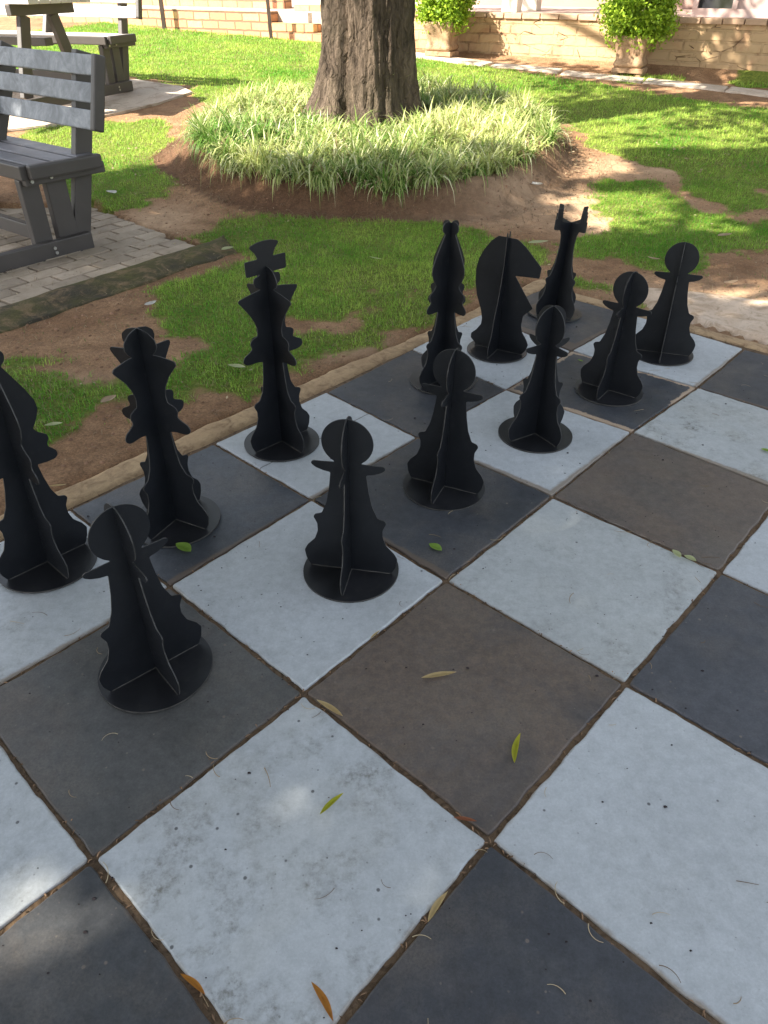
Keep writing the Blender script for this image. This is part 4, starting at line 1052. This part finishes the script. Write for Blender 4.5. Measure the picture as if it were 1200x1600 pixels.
# ------------------------------------------------------------------ fallen leaves
def leaf_m(name, c, c2):
    s = N(name); v = s.coord('Object'); a = s.mix(s.ramp(s.noise(v, 40, 4, .6), [(.35, 0), (.7, 1)]), c, c2); return s.out(a, .5, Specular_IOR_Level=.35)
LM = dict(yg=leaf_m('yellow_green_leaf', (.42, .43, .03), (.55, .50, .05)), straw=leaf_m('straw_leaf', (.55, .42, .20), (.66, .52, .28)),
          red=leaf_m('russet_leaf', (.36, .14, .07), (.28, .10, .05)), orange=leaf_m('orange_leaf', (.52, .24, .04), (.42, .17, .03)),
          green=leaf_m('fresh_green_leaf', (.26, .42, .06), (.34, .48, .10)), pale=leaf_m('pale_leaf', (.52, .56, .30), (.60, .60, .38)),
          tan=leaf_m('tan_leaf', (.50, .36, .24), (.58, .44, .30)), white=leaf_m('bleached_scrap', (.74, .72, .68), (.80, .78, .75)))
def fallen(px, py, p2x, p2y, shape, m, label, curl=.15, name='fallen_leaf', lift=.002, cat='leaf'):
    a = G(px, py)[:2]; b = G(p2x, p2y)[:2]; c = (a+b)/2; L = np.linalg.norm(b-a); az = math.atan2(*(b-a)[::-1]); i, j = board_uv(*c)
    z = lift if min(i, j) > -.2 else float(gz(c[0], c[1]))+.018
    wf = {'willow': .17, 'broad': .55, 'oval': .38}[shape]; bm = bmesh.new(); rows = []; K = 12
    for k in range(K+1):
        t = k/K; w = L*wf*.5*(math.sin(math.pi*t**.97)**.8 if 0 < t < 1 else .02)
        cz = curl*L*.5*(2*t-1)**2+.003; bend = .06*L*math.sin(math.pi*t)
        rows.append([bm.verts.new(((t-.5)*L, sd*w+bend, cz+abs(sd)*w*.35)) for sd in (-1, -.5, 0, .5, 1)])
    for k in range(K):
        for l in range(4): bm.faces.new([rows[k][l], rows[k+1][l], rows[k+1][l+1], rows[k][l+1]])
    r_ = bmesh.ops.solidify(bm, geom=list(bm.faces), thickness=.0006)
    o = bm_obj(name, bm, LM[m], None, True); o.location = (c[0], c[1], z); o.rotation_euler = (0, 0, az); tag(o, label, cat, 'fallen leaves' if name == 'fallen_leaf' else None); return o
fallen(500, 1277, 537, 1243, 'willow', 'yg', 'slim yellow green leaf in the middle of the large dirty white square')
fallen(803, 1197, 812, 1150, 'willow', 'yg', 'slim yellow green leaf lying upright on the brown worn square')
fallen(658, 1064, 713, 1055, 'willow', 'straw', 'straw coloured slim leaf lying across the brown worn square')
fallen(495, 1098, 536, 1124, 'willow', 'straw', 'straw coloured slim leaf by the top corner of the large dirty white square')
fallen(708, 1281, 745, 1287, 'willow', 'red', 'russet leaf where the brown worn square meets the dirty white square')
fallen(487, 1538, 521, 1600, 'willow', 'orange', 'orange slim leaf at the bottom edge on the dirty white square')
fallen(283, 1525, 322, 1558, 'willow', 'orange', 'orange brown leaf lodged in the joint at lower left')
fallen(668, 1445, 699, 1397, 'willow', 'straw', 'yellowish slim leaf lodged in the joint right of the dirty white square')
fallen(670, 853, 690, 864, 'broad', 'green', 'fresh green broad leaf on the dark square right of the lone pawn')
fallen(276, 853, 299, 866, 'broad', 'green', 'lime green broad leaf at the foot of the queen')
fallen(579, 1001, 594, 988, 'willow', 'straw', 'small straw leaf in the joint below the lone pawn')
fallen(1050, 862, 1062, 875, 'broad', 'pale', 'pale curled leaf in the joint on the right, left one of two')
fallen(1068, 871, 1087, 880, 'broad', 'pale', 'pale curled leaf in the joint on the right, right one of two')
fallen(1188, 704, 1204, 709, 'broad', 'green', 'lime green leaf on the white square at the right picture edge')
fallen(357, 579, 385, 583, 'oval', 'pale', 'pale green leaf on the grass left of the king')
fallen(160, 640, 184, 628, 'broad', 'tan', 'tan broad leaf on the grass left of the queen', .2)
fallen(75, 765, 106, 762, 'willow', 'straw', 'straw leaf on the sandy rim above the left bishop')
fallen(72, 675, 101, 671, 'oval', 'pale', 'dull yellow leaf on the grass above the left bishop')
fallen(824, 386, 856, 383, 'oval', 'pale', 'pale oval leaf on the grass right of the knight head')
fallen(577, 408, 597, 412, 'willow', 'pale', 'small pale leaf in the middle of the shaded grass')
fallen(347, 398, 366, 393, 'broad', 'pale', 'pale leaf beside the corner of the paved patch')
fallen(902, 564, 911, 567, 'oval', 'green', 'tiny yellow green leaf beside the pawn on the chipped square')
fallen(822, 304, 846, 308, 'broad', 'white', 'bleached leaf on the bare earth right of the planted bed', .25)
fallen(168, 306, 183, 311, 'broad', 'white', 'bleached leaf on the grass behind the near bench')
fallen(228, 487, 246, 480, 'broad', 'white', 'bleached leaf on the earth below the mossy concrete edge', .3)
fallen(1120, 375, 1142, 371, 'oval', 'tan', 'tan leaf on the right grass patch')
fallen(1128, 452, 1150, 448, 'oval', 'tan', 'tan dry leaf on the bare earth right of the farthest right pawn', .25)
fallen(1010, 408, 1030, 412, 'oval', 'tan', 'tan leaf on the earth left of the farthest right pawn head', .25)
# twigs and seeds on the squares (uncountable)
def debris():
    r = np.random.default_rng(77); Vd, Sd, Id, Cd = [], [], [], []; o = 0
    def tube(path, rad, c):
        nonlocal o
        n = len(path); vs = []
        for k in range(n):
            d = path[min(k+1, n-1)]-path[max(k-1, 0)]; d /= np.linalg.norm(d)+1e-9; nrm = np.array([-d[1], d[0], 0]); up = np.array([0, 0, 1.])
            for q in range(4): a = q*np.pi/2; vs.append(path[k]+rad*(1-.5*k/n)*(nrm*np.cos(a)+up*np.sin(a)))
        for k in range(n-1):
            for q in range(4): Id.extend([o+k*4+q, o+k*4+(q+1) % 4, o+(k+1)*4+(q+1) % 4, o+(k+1)*4+q]); Sd.append(4)
        Vd.extend(vs); Cd.extend([c]*len(vs)); o += len(vs)
    for _ in range(230):
        i, j = r.uniform(-.1, 7), r.uniform(.0, 6)
        if r.random() < .35:      # drift into a joint
            if r.random() < .5: i = round(i)+r.normal(0, .015)
            else: j = round(j)+r.normal(0, .015)
        p = ideal(i, j); a = r.uniform(0, 6.28); L = r.uniform(.015, .05); kk = r.uniform(-2.2, 2.2); path = []
        q = np.array([p[0], p[1], .002])
        for s2 in range(7): path.append(q.copy()); q = q+np.array([math.cos(a), math.sin(a), 0])*L/6; a += kk/6
        c = [(.30, .22, .13), (.16, .11, .07), (.42, .34, .22)][r.integers(0, 3)]
        tube(path, r.uniform(.0005, .0009), c)
    for _ in range(700):
        i, j = r.uniform(0, 7), r.uniform(0, 6); p = ideal(i, j); rad = r.choice([.0012, .0018, .003], p=[.65, .28, .07])
        path = [np.array([p[0]-rad, p[1], .0015]), np.array([p[0], p[1]+rad*.3, .0022]), np.array([p[0]+rad, p[1], .0015])]
        tube(path, rad*.9, (.035, .028, .03))
    for _ in range(1400):          # litter in the joints
        i, j = r.uniform(-.05, 7), r.uniform(-.02, 6)
        if r.random() < .5: i = round(i)+r.normal(0, .009)
        else: j = round(j)+r.normal(0, .009)
        p = ideal(i, j); a = r.uniform(0, 6.28); L = r.uniform(.004, .014)
        path = [np.array([p[0], p[1], -.004]), np.array([p[0]+L*math.cos(a)*.5, p[1]+L*math.sin(a)*.5, -.001]), np.array([p[0]+L*math.cos(a), p[1]+L*math.sin(a), -.004])]
        tube(path, r.uniform(.0008, .002), tuple(np.array([.24, .15, .09])*r.uniform(.5, 1.5)))
    s = N('debris'); at = s.new('ShaderNodeAttribute', attribute_name='tint'); s.out(at.outputs['Color'], .8, Specular_IOR_Level=.2)
    tag(np_mesh('fallen_twigs_and_seeds', np.array(Vd), Sd, Id, s.m, colors=np.array(Cd)), 'tiny twigs, seeds and crumbs scattered over the squares and joints', 'litter', kind='stuff')
debris()

# ------------------------------------------------------------------ light
world = bpy.data.worlds.new('World'); scene.world = world; world.use_nodes = True; nt = world.node_tree
sky = nt.nodes.new('ShaderNodeTexSky'); sky.sky_type = 'NISHITA'; sky.sun_disc = False; sky.sun_elevation = EL
to_sun = Vector((-SUN_AZ[0]*math.cos(EL), -SUN_AZ[1]*math.cos(EL), math.sin(EL))).normalized()
sky.sun_rotation = math.atan2(to_sun.x, to_sun.y)
sky.air_density = 1.0; sky.dust_density = 1.2; sky.ozone_density = 1.0
bg = nt.nodes['Background']; bg.inputs[1].default_value = .125; 
hs_ = nt.nodes.new('ShaderNodeHueSaturation'); hs_.inputs['Saturation'].default_value = .42; nt.links.new(sky.outputs[0], hs_.inputs['Color'])
nt.links.new(hs_.outputs[0], bg.inputs[0])
sun = bpy.data.lights.new('sun', 'SUN'); sun.energy = 5.0; sun.angle = R(.53); sun.color = (1.0, .93, .80)
so = bpy.data.objects.new('sun', sun); link(so); so.rotation_euler = to_sun.to_track_quat('Z', 'Y').to_euler(); so.location = to_sun*20
scene.view_settings.view_transform = 'Standard'; scene.view_settings.look = 'None'; scene.view_settings.exposure = 1.83; scene.view_settings.gamma = 1
scene.render.resolution_x = 768; scene.render.resolution_y = 1024
